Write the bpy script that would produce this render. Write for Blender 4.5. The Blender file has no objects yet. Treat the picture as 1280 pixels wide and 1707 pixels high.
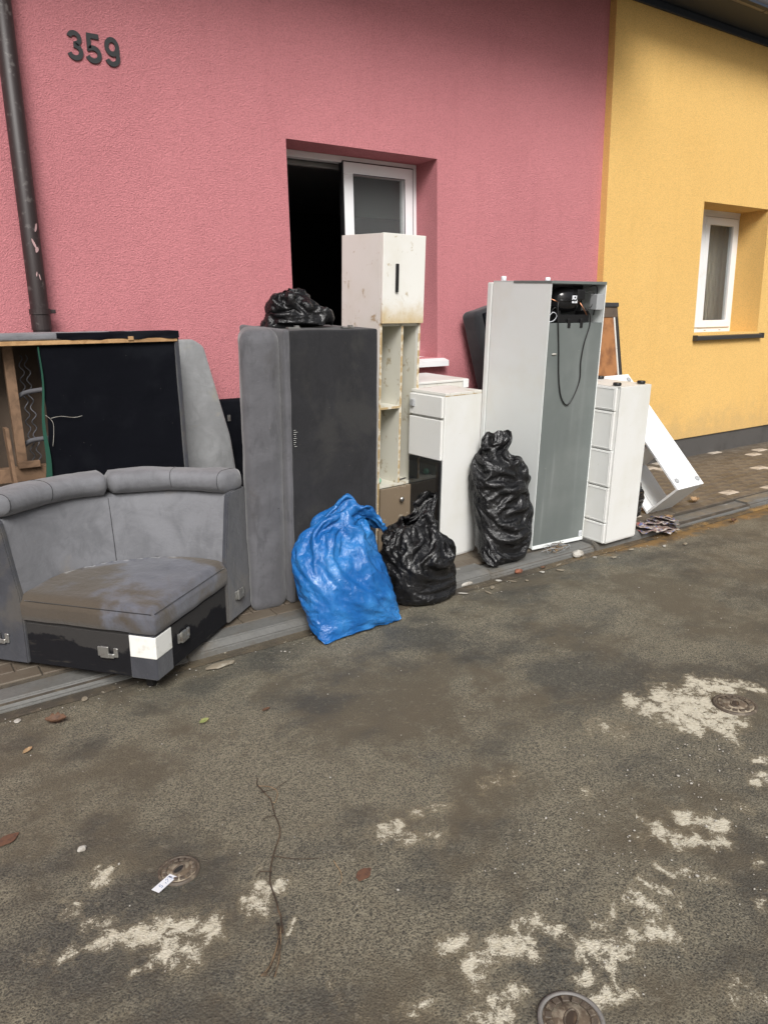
import bpy, bmesh, math, random
import numpy as np
from mathutils import Vector, Matrix, noise as mnoise
rad = math.radians
random.seed(7)
S = bpy.context.scene
COL = S.collection

# ------------------------------------------------------------------ camera
def set_camera():
    yaw, pitch, roll = rad(34.613), rad(14.104), rad(1.051)
    f = Vector((math.sin(yaw) * math.cos(pitch), math.cos(yaw) * math.cos(pitch), -math.sin(pitch)))
    r = Vector((math.cos(yaw), -math.sin(yaw), 0))
    d = f.cross(r)
    r2 = r * math.cos(roll) + d * math.sin(roll)
    d2 = d * math.cos(roll) - r * math.sin(roll)
    M = Matrix((r2, -d2, -f)).transposed().to_4x4()
    M.translation = (0, 0, 1.6)
    cd = bpy.data.cameras.new('camera')
    cd.sensor_fit = 'HORIZONTAL'; cd.sensor_width = 36; cd.lens = 1251.1 / 1280 * 36
    cd.clip_start = .05; cd.clip_end = 400
    o = bpy.data.objects.new('camera', cd); COL.objects.link(o); o.matrix_world = M
    S.camera = o
set_camera()

# ------------------------------------------------------------------ sky, sun, exposure
SUN_EL, SUN_AZ = 42, 206          # azimuth: 180 = straight out of the street, facing the wall
def set_light():
    w = bpy.data.worlds.new('World'); S.world = w; w.use_nodes = True
    nt = w.node_tree; nt.nodes.clear()
    sky = nt.nodes.new('ShaderNodeTexSky'); sky.sky_type = 'NISHITA'; sky.sun_disc = False
    sky.sun_elevation = rad(SUN_EL); sky.sun_rotation = rad(SUN_AZ)
    sky.air_density = 1.0; sky.dust_density = 6.0; sky.ozone_density = 1.0
    hs = nt.nodes.new('ShaderNodeHueSaturation'); hs.inputs['Saturation'].default_value = .32
    bg = nt.nodes.new('ShaderNodeBackground'); bg.inputs['Strength'].default_value = .042
    out = nt.nodes.new('ShaderNodeOutputWorld')
    nt.links.new(sky.outputs[0], hs.inputs['Color']); nt.links.new(hs.outputs[0], bg.inputs[0]); nt.links.new(bg.outputs[0], out.inputs[0])
    sd = bpy.data.lights.new('sun', 'SUN'); sd.energy = 1.5; sd.angle = rad(26); sd.color = (1, .985, .96)
    so = bpy.data.objects.new('sun', sd); COL.objects.link(so)
    az = rad(SUN_AZ); el = rad(SUN_EL)
    v = Vector((math.sin(az) * math.cos(el), math.cos(az) * math.cos(el), math.sin(el)))
    so.rotation_euler = v.to_track_quat('Z', 'Y').to_euler(); so.location = (0, -6, 9)
    S.view_settings.view_transform = 'Standard'; S.view_settings.look = 'None'
    S.view_settings.gamma = 1; S.view_settings.use_curve_mapping = False
    S.view_settings.exposure = 1.15
set_light()

# ------------------------------------------------------------------ materials
MATS = {}
def srgb(*c):
    return tuple(((x / 255 + .055) / 1.055) ** 2.4 if x > 10 else x / 255 / 12.92 for x in c)
class NT:
    def __init__(s, name):
        s.m = bpy.data.materials.new(name); s.m.use_nodes = True
        s.t = s.m.node_tree; s.b = s.t.nodes['Principled BSDF']; MATS[name] = s.m
        s.tc = s.t.nodes.new('ShaderNodeTexCoord'); s.vec = s.tc.outputs['Object']
    def n(s, k, **kw):
        x = s.t.nodes.new(k)
        for a, v in kw.items(): setattr(x, a, v)
        return x
    def l(s, a, b): s.t.links.new(a, b)
    def val(s, sock, v):
        if hasattr(v, 'links'): s.l(v, sock)
        else: sock.default_value = v
    def mapping(s, scale=(1, 1, 1), rot=(0, 0, 0), vec=None):
        m = s.n('ShaderNodeMapping'); m.inputs['Scale'].default_value = scale; m.inputs['Rotation'].default_value = rot
        s.l(vec or s.vec, m.inputs[0]); return m.outputs[0]
    def noise(s, scale, detail=4, rough=.55, vec=None, dist=0):
        x = s.n('ShaderNodeTexNoise'); x.inputs['Scale'].default_value = scale; x.inputs['Detail'].default_value = detail
        x.inputs['Roughness'].default_value = rough; x.inputs['Distortion'].default_value = dist
        s.l(vec or s.vec, x.inputs['Vector']); return x.outputs['Fac']
    def voro(s, scale, vec=None, feature='F1', out='Distance'):
        x = s.n('ShaderNodeTexVoronoi', feature=feature); x.inputs['Scale'].default_value = scale
        s.l(vec or s.vec, x.inputs['Vector']); return x.outputs[out]
    def ramp(s, v, lo, hi, a=0., b=1.):
        x = s.n('ShaderNodeMapRange', interpolation_type='SMOOTHSTEP'); s.l(v, x.inputs[0])
        x.inputs[1].default_value = lo; x.inputs[2].default_value = hi; x.inputs[3].default_value = a; x.inputs[4].default_value = b
        return x.outputs[0]
    def math(s, op, a, b=0.):
        x = s.n('ShaderNodeMath', operation=op); s.val(x.inputs[0], a); s.val(x.inputs[1], b); return x.outputs[0]
    def mix(s, f, a, b):
        x = s.n('ShaderNodeMix', data_type='RGBA'); s.val(x.inputs['Factor'], f)
        for sock, v in ((x.inputs['A'], a), (x.inputs['B'], b)):
            if hasattr(v, 'links'): s.l(v, sock)
            else: sock.default_value = (*v[:3], 1)
        return x.outputs['Result']
    def axis(s, i, vec=None):
        x = s.n('ShaderNodeSeparateXYZ'); s.l(vec or s.vec, x.inputs[0]); return x.outputs[i]
    def attr(s, name):
        x = s.n('ShaderNodeAttribute'); x.attribute_name = name; return x.outputs['Fac']
    def rnd(s):
        return s.n('ShaderNodeObjectInfo').outputs['Random']
    def bump(s, h, strength, dist):
        x = s.n('ShaderNodeBump'); x.inputs['Strength'].default_value = strength; x.inputs['Distance'].default_value = dist
        s.l(h, x.inputs['Height'])
        prev = s.b.inputs['Normal'].links
        if prev: s.l(prev[0].from_socket, x.inputs['Normal'])
        s.l(x.outputs[0], s.b.inputs['Normal'])
    def done(s, col=None, rough=None, **kw):
        if col is not None:
            if hasattr(col, 'links'): s.l(col, s.b.inputs['Base Color'])
            else: s.b.inputs['Base Color'].default_value = (*col[:3], 1)
        if rough is not None: s.val(s.b.inputs['Roughness'], rough)
        for k, v in kw.items(): s.val(s.b.inputs[k.replace('_', ' ')], v)
        return s.m

def stucco(name, c, dirt):
    t = NT(name)
    big = t.noise(.9, 5, .6); streak = t.noise(2.2, 4, .6, t.mapping((3.2, 3.2, .45)))
    g = t.noise(115, 4, .7); g2 = t.voro(150)
    col = t.mix(t.ramp(big, .35, .72, 0, .28), c, dirt)
    col = t.mix(t.ramp(streak, .5, .78, 0, .30), col, dirt)
    foot = t.math('ADD', t.axis(2), t.math('MULTIPLY', t.math('SUBTRACT', t.noise(6, 6, .7), .5), .9))
    col = t.mix(t.ramp(foot, .30, .75, .35, 0), col, (.36, .27, .17))
    col = t.mix(t.ramp(g, .34, .58, .45, 0), col, tuple(x * .5 for x in c))
    t.bump(t.math('ADD', g, t.math('MULTIPLY', g2, .7)), .9, .006)
    return t.done(col, .92, Specular_IOR_Level=.2)
stucco('pink_render', (.58, .225, .245), (.42, .15, .17))
stucco('yellow_render', (.84, .54, .19), (.74, .45, .14))

def simple(name, c, rough=.5, c2=None, sc=6, lo=.45, hi=.7, amt=1., bump=None, **kw):
    t = NT(name); col = c
    if c2: col = t.mix(t.ramp(t.noise(sc, 5, .6), lo, hi, 0, amt), c, c2)
    if bump: t.bump(t.noise(bump[0], 4, .6), bump[1], bump[2])
    return t.done(col, rough, **kw)
simple('grey_plinth', (.075, .070, .066), .9, (.05, .045, .04), 3, bump=(160, .5, .003))
simple('white_pvc', (.78, .79, .80), .28, (.62, .61, .58), 5, .55, .8, .5)
simple('dark_metal', (.026, .017, .017), .50, (.13, .115, .11), 26, .58, .70, .55)
simple('old_paint', (.46, .30, .30), .8)
simple('sill_metal', (.040, .038, .037), .45)
simple('soffit_board', (.022, .030, .045), .6)
simple('gutter_metal', (.10, .095, .10), .35)
simple('number_black', (.022, .024, .026), .55)
simple('room_dark', (.03, .03, .035), .9)  # near black walls: the unlit room's shade is put into the colour
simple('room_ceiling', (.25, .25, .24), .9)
simple('room_beige', (.30, .25, .17), .9)
simple('curtain', (.30, .26, .19), .9)
simple('lead_grey', (.32, .33, .34), .35, Metallic=.9)
simple('bracket_steel', (.48, .48, .46), .38, (.25, .21, .17), 30, .5, .7, .7, Metallic=.85)
simple('black_plastic', (.012, .012, .013), .35)
simple('black_gloss', (.010, .010, .011), .12)
simple('cable_black', (.012, .012, .012), .45)
simple('grey_plastic', (.35, .36, .37), .5)
simple('copper', (.55, .26, .15), .35, Metallic=1.)
simple('paper_white', (.72, .74, .78), .6)
simple('ink_blue', (.10, .16, .33), .6)
simple('ink_black', (.02, .02, .02), .6)
simple('white_tape', (.80, .80, .76), .45, (.55, .53, .46), 22, .52, .72, .6)
simple('leaf_brown', (.11, .055, .03), .7, (.05, .025, .015), 40)
simple('leaf_tan', (.36, .24, .13), .75, (.22, .12, .06), 60)
simple('leaf_green', (.20, .23, .08), .6, (.32, .29, .12), 60)
simple('twig_bark', (.045, .030, .020), .9, (.15, .10, .06), 20)
simple('dry_stalk', (.36, .25, .14), .85, (.15, .09, .05), 12)
simple('pebble', (.42, .40, .36), .85, (.28, .25, .21), 30)
simple('trodden', (.13, .062, .036), .85, (.08, .04, .028), 60)
simple('brick_bit', (.24, .09, .05), .85, (.14, .06, .04), 40)
simple('iron_cover', (.085, .066, .05), .6, (.22, .18, .13), 45, .5, .7, .8, bump=(180, .5, .002))
simple('cement_fill', (.33, .28, .21), .9, (.13, .095, .065), 22, .42, .58, 1., bump=(200, .5, .002))
simple('wet_plaster', (.22, .185, .135), .7, (.34, .31, .25), 14, .5, .65, .8)
simple('worn_steel', (.20, .19, .18), .6, (.16, .14, .12), 30, .5, .7, .8)
simple('hole_dark', (.02, .018, .016), .8)  # plate colour that stands for the shade inside an open slot
simple('green_felt', (.006, .055, .034), .85)
simple('spring_strap', (.10, .10, .11), .8)
simple('ball_green', (.20, .42, .30), .5)
simple('silver_knob', (.55, .54, .52), .3, Metallic=.9)
simple('brown_board', (.105, .076, .055), .85, (.065, .048, .037), 5)
simple('frame_dark', (.03, .027, .026), .6)
simple('rust_board', (.36, .16, .06), .75, (.20, .085, .035), 7, .4, .65, 1.)

def wood(name, c, c2):
    t = NT(name)
    g = t.noise(14, 5, .6, t.mapping((1, 1, 1)), 1.5)
    st = t.noise(2.2, 4, .6)
    col = t.mix(t.ramp(g, .4, .65), c, c2)
    col = t.mix(t.ramp(st, .5, .75, 0, .6), col, tuple(x * .5 for x in c2))
    return t.done(col, .75)
wood('raw_pine', (.46, .28, .13), (.34, .19, .08))
wood('shaded_pine', (.20, .120, .070), (.135, .080, .046))  # darker pine: shade inside the upturned sofa is put into the colour

def asphalt():
    t = NT('asphalt')
    fine = t.noise(210, 4, .78); grain = t.voro(150); mid = t.noise(7, 6, .65); big = t.noise(.75, 5, .6)
    damp = t.noise(1.5, 6, .62, t.mapping((1, 1.35, 1), (0, 0, .6)))
    # three kinds of surface: bare speckled stone, a smooth film of silt, dark damp tar
    cell = t.axis(0, t.voro(165, out='Color')); cell2 = t.axis(1, t.voro(80, out='Color'))
    gr = t.ramp(t.math('ADD', fine, t.math('MULTIPLY', grain, .35)), .50, .80)
    speck = t.mix(gr, (.048, .045, .038), (.225, .200, .145))
    speck = t.mix(t.ramp(cell, .68, .98, 0, .42), speck, (.30, .27, .195)); speck = t.mix(t.ramp(cell, .0, .26, .45, 0), speck, (.028, .027, .024))
    film = t.mix(t.ramp(fine, .36, .60), (.070, .059, .043), (.138, .117, .082))
    film = t.mix(t.ramp(t.noise(2.4, 5, .6), .42, .68, 0, .7), film, (.112, .092, .064))
    kindm = t.ramp(t.math('ADD', t.noise(1.45, 6, .66, dist=.3), t.math('MULTIPLY', t.math('SUBTRACT', mid, .5), .35)), .385, .565)
    col = t.mix(kindm, film, speck)
    wet = t.ramp(t.math('ADD', damp, t.math('MULTIPLY', t.math('SUBTRACT', big, .5), .5)), .45, .64)
    col = t.mix(t.math('MULTIPLY', wet, .66), col, t.mix(cell, (.030, .031, .030), (.066, .066, .062)))
    col = t.mix(t.ramp(cell2, .95, .99, 0, .20), col, (.28, .255, .20))
    # dried silt in patches
    res = t.math('ADD', t.attr('residue'), t.math('MULTIPLY', t.math('SUBTRACT', t.noise(20, 8, .78, dist=.4), .5), 2.1))
    res = t.math('ADD', res, t.math('MULTIPLY', t.math('SUBTRACT', fine, .5), .8))
    rm = t.ramp(res, .47, .64)
    silt = t.mix(t.ramp(t.noise(70, 4), .35, .7), (.64, .60, .49), (.50, .455, .35))
    faint = t.math('MULTIPLY', t.ramp(res, .10, .60), .33)
    col = t.mix(faint, col, (.34, .28, .18))
    col = t.mix(t.math('MULTIPLY', rm, .93), col, silt)
    m2 = t.math('ADD', t.attr('mud'), t.math('MULTIPLY', t.math('SUBTRACT', mid, .5), 1.0))
    mm = t.ramp(m2, .40, .66)
    col = t.mix(t.math('MULTIPLY', mm, .85), col, t.mix(t.ramp(t.noise(11, 4), .4, .65), (.25, .145, .050), (.125, .082, .044)))
    t.bump(t.math('ADD', fine, t.math('MULTIPLY', grain, .8)), .75, .004)
    t.bump(t.math('ADD', mid, t.math('MULTIPLY', rm, .3)), .35, .006)
    ro = t.math('SUBTRACT', t.ramp(wet, 0, 1, .84, .60), t.math('MULTIPLY', mm, .18))
    return t.done(col, ro, Specular_IOR_Level=.35)
asphalt()

def paver_mat():
    t = NT('paver_stone')
    r = t.rnd()
    col = t.mix(r, (.105, .085, .062), (.155, .132, .104))
    col = t.mix(t.ramp(t.noise(6, 5), .4, .7, 0, .75), col, (.090, .068, .050))
    pale = t.math('MULTIPLY', t.ramp(r, .885, .90), t.ramp(t.noise(9, 4), .34, .50))
    col = t.mix(t.math('MULTIPLY', pale, .85), col, (.56, .49, .41))
    t.bump(t.noise(140, 3), .4, .002)
    return t.done(col, t.ramp(t.noise(5, 3), .4, .65, .50, .75), Specular_IOR_Level=.4)
paver_mat()
def kerb_mat():
    t = NT('kerb_concrete')
    col = t.mix(t.noise(60, 4), (.095, .095, .090), (.165, .162, .152))
    col = t.mix(t.ramp(t.noise(3.2, 6, .65), .46, .66, .0, .75), col, (.105, .085, .060))
    col = t.mix(t.ramp(t.noise(9, 5), .66, .76, 0, .6), col, (.40, .38, .34))
    t.bump(t.noise(120, 4), .5, .003)
    return t.done(col, t.ramp(t.noise(2.5, 3), .4, .6, .35, .65))
kerb_mat()
simple('joint_sand', (.060, .050, .040), .85, (.11, .090, .065), 8, bump=(120, .6, .003))
def gutter_mud():
    t = NT('gutter_mud')
    a = t.noise(3.2, 6, .62); b = t.noise(12, 6, .7)
    x = t.ramp(t.axis(0), 3.2, 5.4)
    col = t.mix(t.ramp(a, .40, .62), (.055, .047, .037), t.mix(x, (.105, .086, .060), (.235, .145, .060)))
    col = t.mix(t.ramp(b, .50, .68, 0, .7), col, (.11, .088, .062))
    col = t.mix(t.ramp(t.noise(15, 7, .7), .63, .70, 0, .8), col, (.46, .42, .33))
    t.bump(t.noise(60, 5, .7), .6, .005); t.bump(b, .5, .01)
    return t.done(col, t.ramp(a, .42, .58, .60, .16))
gutter_mud()

def velour(name, c, dirt, z0=None, stain=.55, mudlo=.5, rot=0., mott=.32):
    """brushed upholstery: paler and darker nap, and brown flood mud"""
    t = NT(name)
    nap = t.noise(5, 5, .6, dist=.8); nap2 = t.noise(16, 5, .6, t.mapping((1, 1, .35), (0, rot, 0)), .6)
    col = t.mix(t.ramp(nap, .35, .65), tuple(x * .88 for x in c), tuple(min(1, x * 1.12) for x in c))
    col = t.mix(t.ramp(nap2, .52, .66, 0, mott), col, tuple(x * .66 for x in c))
    m = t.noise(2.6, 6, .62, dist=.4)
    mm = t.ramp(m, mudlo, mudlo + .14, 0, stain)
    if z0 is not None:
        lvl = t.math('ADD', t.axis(2), t.math('MULTIPLY', t.math('SUBTRACT', m, .5), z0[2]))
        mm = t.math('MAXIMUM', mm, t.ramp(lvl, z0[0], z0[1], stain, 0))
    col = t.mix(mm, col, dirt)
    col = t.mix(t.ramp(t.noise(38, 6, .75), .64, .74, 0, .35), col, (.30, .26, .20))
    t.bump(t.noise(320, 2), .25, .001); t.bump(t.noise(9, 4, .55, dist=.6), .38, .014); t.bump(t.noise(22, 3, .5, t.mapping((1, 1, 2.2)), 1.2), .22, .008)
    return t.done(col, .88, Specular_IOR_Level=.2, Sheen_Weight=.25, Sheen_Roughness=.5)
velour('grey_velour', (.158, .160, .172), (.225, .190, .140), None, .42, .575)
velour('seat_velour', (.110, .113, .134), (.072, .055, .036), None, .9, .44)
velour('side_velour', (.046, .048, .057), (.090, .080, .066), None, .6, .50)
velour('cushion_velour', (.108, .107, .116), (.062, .056, .054), None, .5, .55, .4, .62)
velour('dark_velour', (.0195, .0195, .022), (.036, .035, .034), None, .7, .50, .3, .5)
velour('chair_fabric', (.028, .029, .033), (.05, .045, .04), None, .4, .6)
velour('green_grey_fabric', (.26, .265, .27), (.34, .31, .22), None, .75, .56)
def black_cloth():
    t = NT('black_cloth')
    col = t.mix(t.ramp(t.noise(4, 5), .45, .7), (.003, .0035, .006), (.007, .008, .011))
    col = t.mix(t.ramp(t.noise(60, 3, .7), .73, .78, 0, .5), col, (.25, .24, .22))
    t.bump(t.noise(7, 4, .5, dist=.5), .35, .015)
    return t.done(col, .9, Specular_IOR_Level=.12)
black_cloth()
def skirt_cloth():
    t = NT('skirt_cloth')
    lvl = t.math('ADD', t.axis(2), t.math('MULTIPLY', t.math('SUBTRACT', t.noise(5, 6, .65), .5), .22))
    col = t.mix(t.ramp(lvl, .135, .150), (.005, .005, .007), (.034, .032, .031))
    col = t.mix(t.ramp(t.noise(14, 5, .6, t.mapping((.5, .5, 3))), .60, .72, 0, .7), col, (.045, .040, .033))
    t.bump(t.noise(12, 4), .3, .01)
    return t.done(col, .8, Specular_IOR_Level=.3)
skirt_cloth()

def laminate(name, c=(.70, .69, .65), grime=(.34, .24, .11), amt=.8, lo=.565, yellow=None, rough=.42):
    t = NT(name)
    n1 = t.noise(11, 7, .72, dist=.3); n2 = t.noise(2.3, 4, .6); sp = t.noise(75, 4, .7)
    col = t.mix(t.ramp(n2, .42, .70, 0, .5), c, (c[0] * .86, c[1] * .84, c[2] * .76))
    col = t.mix(t.ramp(t.math('ADD', t.math('MULTIPLY', n1, .75), t.math('MULTIPLY', n2, .25)), lo, lo + .07, 0, amt), col, grime)
    col = t.mix(t.ramp(sp, .68, .74, 0, .5), col, (.20, .15, .09))
    scr = t.noise(34, 4, .6, t.mapping((1.6, .5, .35), (.5, .9, .7)), 2.4)
    col = t.mix(t.ramp(scr, .69, .73, 0, .38), col, (.36, .31, .23))
    if yellow:
        lv = t.math('ADD', t.axis(2), t.math('MULTIPLY', t.math('SUBTRACT', n1, .5), yellow[2]))
        col = t.mix(t.ramp(lv, yellow[0], yellow[1], .85, 0), col, (.52, .38, .17))
    t.bump(t.noise(90, 3), .12, .001)
    return t.done(col, rough)
laminate('white_laminate')
laminate('clean_laminate', (.72, .72, .70), (.42, .35, .24), .55, .635)
laminate('bright_laminate', (.84, .86, .88), (.5, .48, .42), .3, .70, rough=.3)
laminate('door_laminate', (.78, .77, .73), (.40, .29, .14), .8, .575, (1.49, 1.68, .24), .28)
laminate('shelf_inside', (.62, .605, .53), (.30, .22, .11), .75, .55)
laminate('peeling_brown', (.215, .165, .115), (.60, .55, .45), .95, .565)
simple('chip_edge', (.45, .33, .17), .85, (.66, .61, .50), 16, .47, .58, 1.)
def fridge_white():
    t = NT('fridge_enamel')
    col = t.mix(t.ramp(t.noise(3, 4), .45, .75, 0, .5), (.80, .83, .82), (.74, .73, .66))
    col = t.mix(t.ramp(t.noise(13, 6, .7), .66, .74, 0, .4), col, (.45, .40, .31))
    return t.done(col, .28, Coat_Weight=.3)
fridge_white()
def galv():
    t = NT('galvanised_sheet')
    st = t.noise(9, 5, .6, t.mapping((2.6, 2.6, .12)))
    col = t.mix(t.ramp(t.noise(2, 4), .4, .7), (.185, .208, .202), (.235, .258, .25))
    col = t.mix(t.ramp(st, .55, .8, 0, .4), col, (.36, .37, .365))
    col = t.mix(t.ramp(t.noise(22, 5, .7), .68, .73, 0, .6), col, (.60, .57, .50))
    t.bump(t.noise(1.6, 2), .25, .02)
    return t.done(col, t.ramp(st, .4, .7, .42, .56), Metallic=.35)
galv()
def film(name, c, c2, speck, rough, **kw):
    t = NT(name)
    col = t.mix(t.ramp(t.noise(5, 5), .4, .7), c, c2)
    sp = t.math('MULTIPLY', t.ramp(t.voro(170), .14, .22, 1, 0), t.ramp(t.noise(6, 5, .6), .50, .68))
    col = t.mix(t.math('MULTIPLY', sp, .55), col, speck)
    dirt = t.ramp(t.noise(13, 6, .7), .64, .74)
    col = t.mix(t.math('MULTIPLY', dirt, .35), col, tuple(x * .6 for x in speck))
    w = t.math('ABSOLUTE', t.math('SUBTRACT', t.noise(20, 4, .6, t.mapping((1, 1, .5), (.3, .2, .4)), 2.2), .5))
    t.bump(w, .8, .011); t.bump(t.noise(95, 3), .18, .002)
    return t.done(col, t.ramp(dirt, 0, 1, rough, .7), Specular_IOR_Level=.5, **kw)
film('black_film', (.007, .007, .008), (.012, .012, .013), (.26, .25, .23), .23)
film('blue_film', (.010, .105, .34), (.032, .190, .48), (.50, .68, .85), .24)
def glass(name, c, rough=.03):
    t = NT(name); return t.done(c, rough, Transmission_Weight=.95, IOR=1.22)
glass('window_glass', (.85, .88, .88))
simple('oven_glass', (.012, .014, .016), .07, Coat_Weight=.5)
def mags():
    t = NT('wet_magazine')
    col = t.mix(t.ramp(t.noise(35, 4, .7), .4, .6), (.16, .10, .08), (.42, .38, .34))
    col = t.mix(t.ramp(t.noise(26, 3), .56, .62, 0, .8), col, (.07, .11, .30))
    col = t.mix(t.ramp(t.noise(19, 3), .60, .66, 0, .8), col, (.30, .07, .05))
    t.bump(t.noise(40, 4), .6, .004)
    return t.done(col, .4)
mags()

# ------------------------------------------------------------------ object helpers
def link(o, parent=None):
    COL.objects.link(o)
    if parent is not None: o.parent = parent
    return o
def empty(name, loc=(0, 0, 0), rot=(0, 0, 0)):
    o = bpy.data.objects.new(name, None); o.empty_display_size = .1
    o.rotation_mode = 'XYZ'; o.location = loc; o.rotation_euler = rot
    return link(o)
def tag(o, label, cat, group=None):
    o['label'] = label; o['category'] = cat
    if group: o['group'] = group
    return o
def kind(o, k): o['kind'] = k; return o
def from_bm(name, bm, mat, parent=None, smooth=False, recalc=True):
    if recalc: bmesh.ops.recalc_face_normals(bm, faces=bm.faces)
    me = bpy.data.meshes.new(name); bm.to_mesh(me); bm.free()
    if smooth: me.polygons.foreach_set('use_smooth', [True] * len(me.polygons))
    me.materials.append(MATS[mat] if isinstance(mat, str) else mat)
    return link(bpy.data.objects.new(name, me), parent)
def add_box(bm, x0, x1, y0, y1, z0, z1, bev=0., seg=2, M=None):
    r = bmesh.ops.create_cube(bm, size=1)
    vs = r['verts']
    bmesh.ops.scale(bm, vec=(x1 - x0, y1 - y0, z1 - z0), verts=vs)
    bmesh.ops.translate(bm, vec=((x0 + x1) / 2, (y0 + y1) / 2, (z0 + z1) / 2), verts=vs)
    if bev > 0:
        es = list({e for v in vs for e in v.link_edges})
        rr = bmesh.ops.bevel(bm, geom=es, offset=bev, segments=seg, affect='EDGES', profile=.5)
        vs = list({v for f in rr['faces'] for v in f.verts} | {v for v in vs if v.is_valid})
    if M is not None: bmesh.ops.transform(bm, matrix=M, verts=vs)
    return vs
def box(name, x0, x1, y0, y1, z0, z1, mat, parent=None, bev=.003, seg=2):
    bm = bmesh.new(); add_box(bm, x0, x1, y0, y1, z0, z1, bev, seg)
    return from_bm(name, bm, mat, parent)
def prism(name, pts, ext, mat, parent=None, bev=0., axis='z', seg=3, smooth=False):
    """pts 2-D outline, ext = (a, b) along the axis ('z': xy outline, 'y': xz outline, 'x': yz outline)"""
    bm = bmesh.new()
    def P(p, h): return {'z': (p[0], p[1], h), 'y': (p[0], h, p[1]), 'x': (h, p[0], p[1])}[axis]
    a = [bm.verts.new(P(p, ext[0])) for p in pts]; b = [bm.verts.new(P(p, ext[1])) for p in pts]
    bm.faces.new(a); bm.faces.new(b[::-1])
    n = len(pts)
    for i in range(n): bm.faces.new((a[i], b[i], b[(i + 1) % n], a[(i + 1) % n]))
    bmesh.ops.recalc_face_normals(bm, faces=bm.faces)
    if bev: bmesh.ops.bevel(bm, geom=bm.edges[:], offset=bev, segments=seg, affect='EDGES', profile=.5, clamp_overlap=True)
    return from_bm(name, bm, mat, parent, smooth)
def add_tube(bm, pts, r, n=8, cap=True):
    pts = [Vector(p) for p in pts]; rings = []
    up = Vector((0, 0, 1)); prev = None
    for i, p in enumerate(pts):
        t = (pts[min(i + 1, len(pts) - 1)] - pts[max(i - 1, 0)]).normalized()
        if prev is None:
            prev = t.cross(up) if abs(t.z) < .95 else t.cross(Vector((1, 0, 0)))
        s = (prev - t * prev.dot(t)).normalized(); prev = s
        u = t.cross(s); rr = r[i] if isinstance(r, (list, tuple)) else r
        rings.append([bm.verts.new(p + (s * math.cos(2 * math.pi * k / n) + u * math.sin(2 * math.pi * k / n)) * rr) for k in range(n)])
    for a, b in zip(rings, rings[1:]):
        for k in range(n): bm.faces.new((a[k], a[(k + 1) % n], b[(k + 1) % n], b[k]))
    if cap: bm.faces.new(rings[0][::-1]); bm.faces.new(rings[-1])
def tube(name, pts, r, mat, parent=None, n=8):
    bm = bmesh.new(); add_tube(bm, pts, r, n); return from_bm(name, bm, mat, parent, True)
def spline(pts, k=8):
    pts = [Vector(p) for p in pts]; out = []
    P = [pts[0]] + pts + [pts[-1]]
    for i in range(1, len(P) - 2):
        for j in range(k):
            t = j / k; a, b, c, d = P[i - 1], P[i], P[i + 1], P[i + 2]
            out.append(.5 * ((2 * b) + (c - a) * t + (2 * a - 5 * b + 4 * c - d) * t * t + (3 * b - a - 3 * c + d) * t ** 3))
    out.append(pts[-1]); return out
def lathe(name, prof, mat, parent=None, n=24, M=None, smooth=True):
    bm = bmesh.new(); rings = []
    for r, z in prof:
        rings.append([bm.verts.new((r * math.cos(2 * math.pi * k / n), r * math.sin(2 * math.pi * k / n), z)) for k in range(n)])
    for a, b in zip(rings, rings[1:]):
        for k in range(n): bm.faces.new((a[k], a[(k + 1) % n], b[(k + 1) % n], b[k]))
    bm.faces.new(rings[0][::-1]); bm.faces.new(rings[-1])
    if M is not None: bmesh.ops.transform(bm, matrix=M, verts=bm.verts)
    return from_bm(name, bm, mat, parent, smooth)
def softbox(name, x0, x1, y0, y1, z0, z1, r, mat, parent=None, puff=(0, 0, 0), nz=.004, nsc=6, step=.03, seed=0, M=None):
    """upholstered block: rounded, slightly swollen, uneven"""
    c = Vector(((x0 + x1) / 2, (y0 + y1) / 2, (z0 + z1) / 2)); h = Vector(((x1 - x0) / 2, (y1 - y0) / 2, (z1 - z0) / 2))
    bm = bmesh.new(); seen = {}
    def V(p):
        key = tuple(round(q, 5) for q in p)
        if key in seen: return seen[key]
        p = Vector(p); q = Vector([max(-h[i] + r, min(h[i] - r, p[i])) for i in range(3)])
        d = p - q
        o = q + (d.normalized() * r if d.length > 1e-9 else d)
        t = [o[i] / h[i] for i in range(3)]
        for i in range(3):
            j, k = (i + 1) % 3, (i + 2) % 3
            o[i] += puff[i] * t[i] * max(0, 1 - t[j] ** 2) ** .7 * max(0, 1 - t[k] ** 2) ** .7
        n = mnoise.noise_vector((o + Vector((seed * 7.1, 0, seed * 3.3))) * nsc) + .5 * mnoise.noise_vector((o + Vector((0, seed * 5, 0))) * nsc * 2.7)
        v = bm.verts.new(c + o + n * nz); seen[key] = v; return v
    for i in range(3):
        j, k = (i + 1) % 3, (i + 2) % 3
        def grid(hh):
            m = max(2, int(2 * hh / step)); g = [-hh + 2 * hh * q / m for q in range(m + 1)]
            return sorted(set([round(x, 6) for x in g] + [round(s * (hh - r * f), 6) for s in (-1, 1) for f in (.12, .35, .65, 1)]))
        gj, gk = grid(h[j]), grid(h[k])
        for s in (-1, 1):
            def pt(a, b):
                p = [0, 0, 0]; p[i] = s * h[i]; p[j] = a; p[k] = b; return tuple(p)
            for a in range(len(gj) - 1):
                for b in range(len(gk) - 1):
                    q = [V(pt(gj[a], gk[b])), V(pt(gj[a + 1], gk[b])), V(pt(gj[a + 1], gk[b + 1])), V(pt(gj[a], gk[b + 1]))]
                    q = list(dict.fromkeys(q))
                    if len(q) > 2:
                        try: bm.faces.new(q)
                        except ValueError: pass
    if M is not None: bmesh.ops.transform(bm, matrix=M, verts=bm.verts)
    return from_bm(name, bm, mat, parent, True)
TILT = math.atan(.05)
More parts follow.
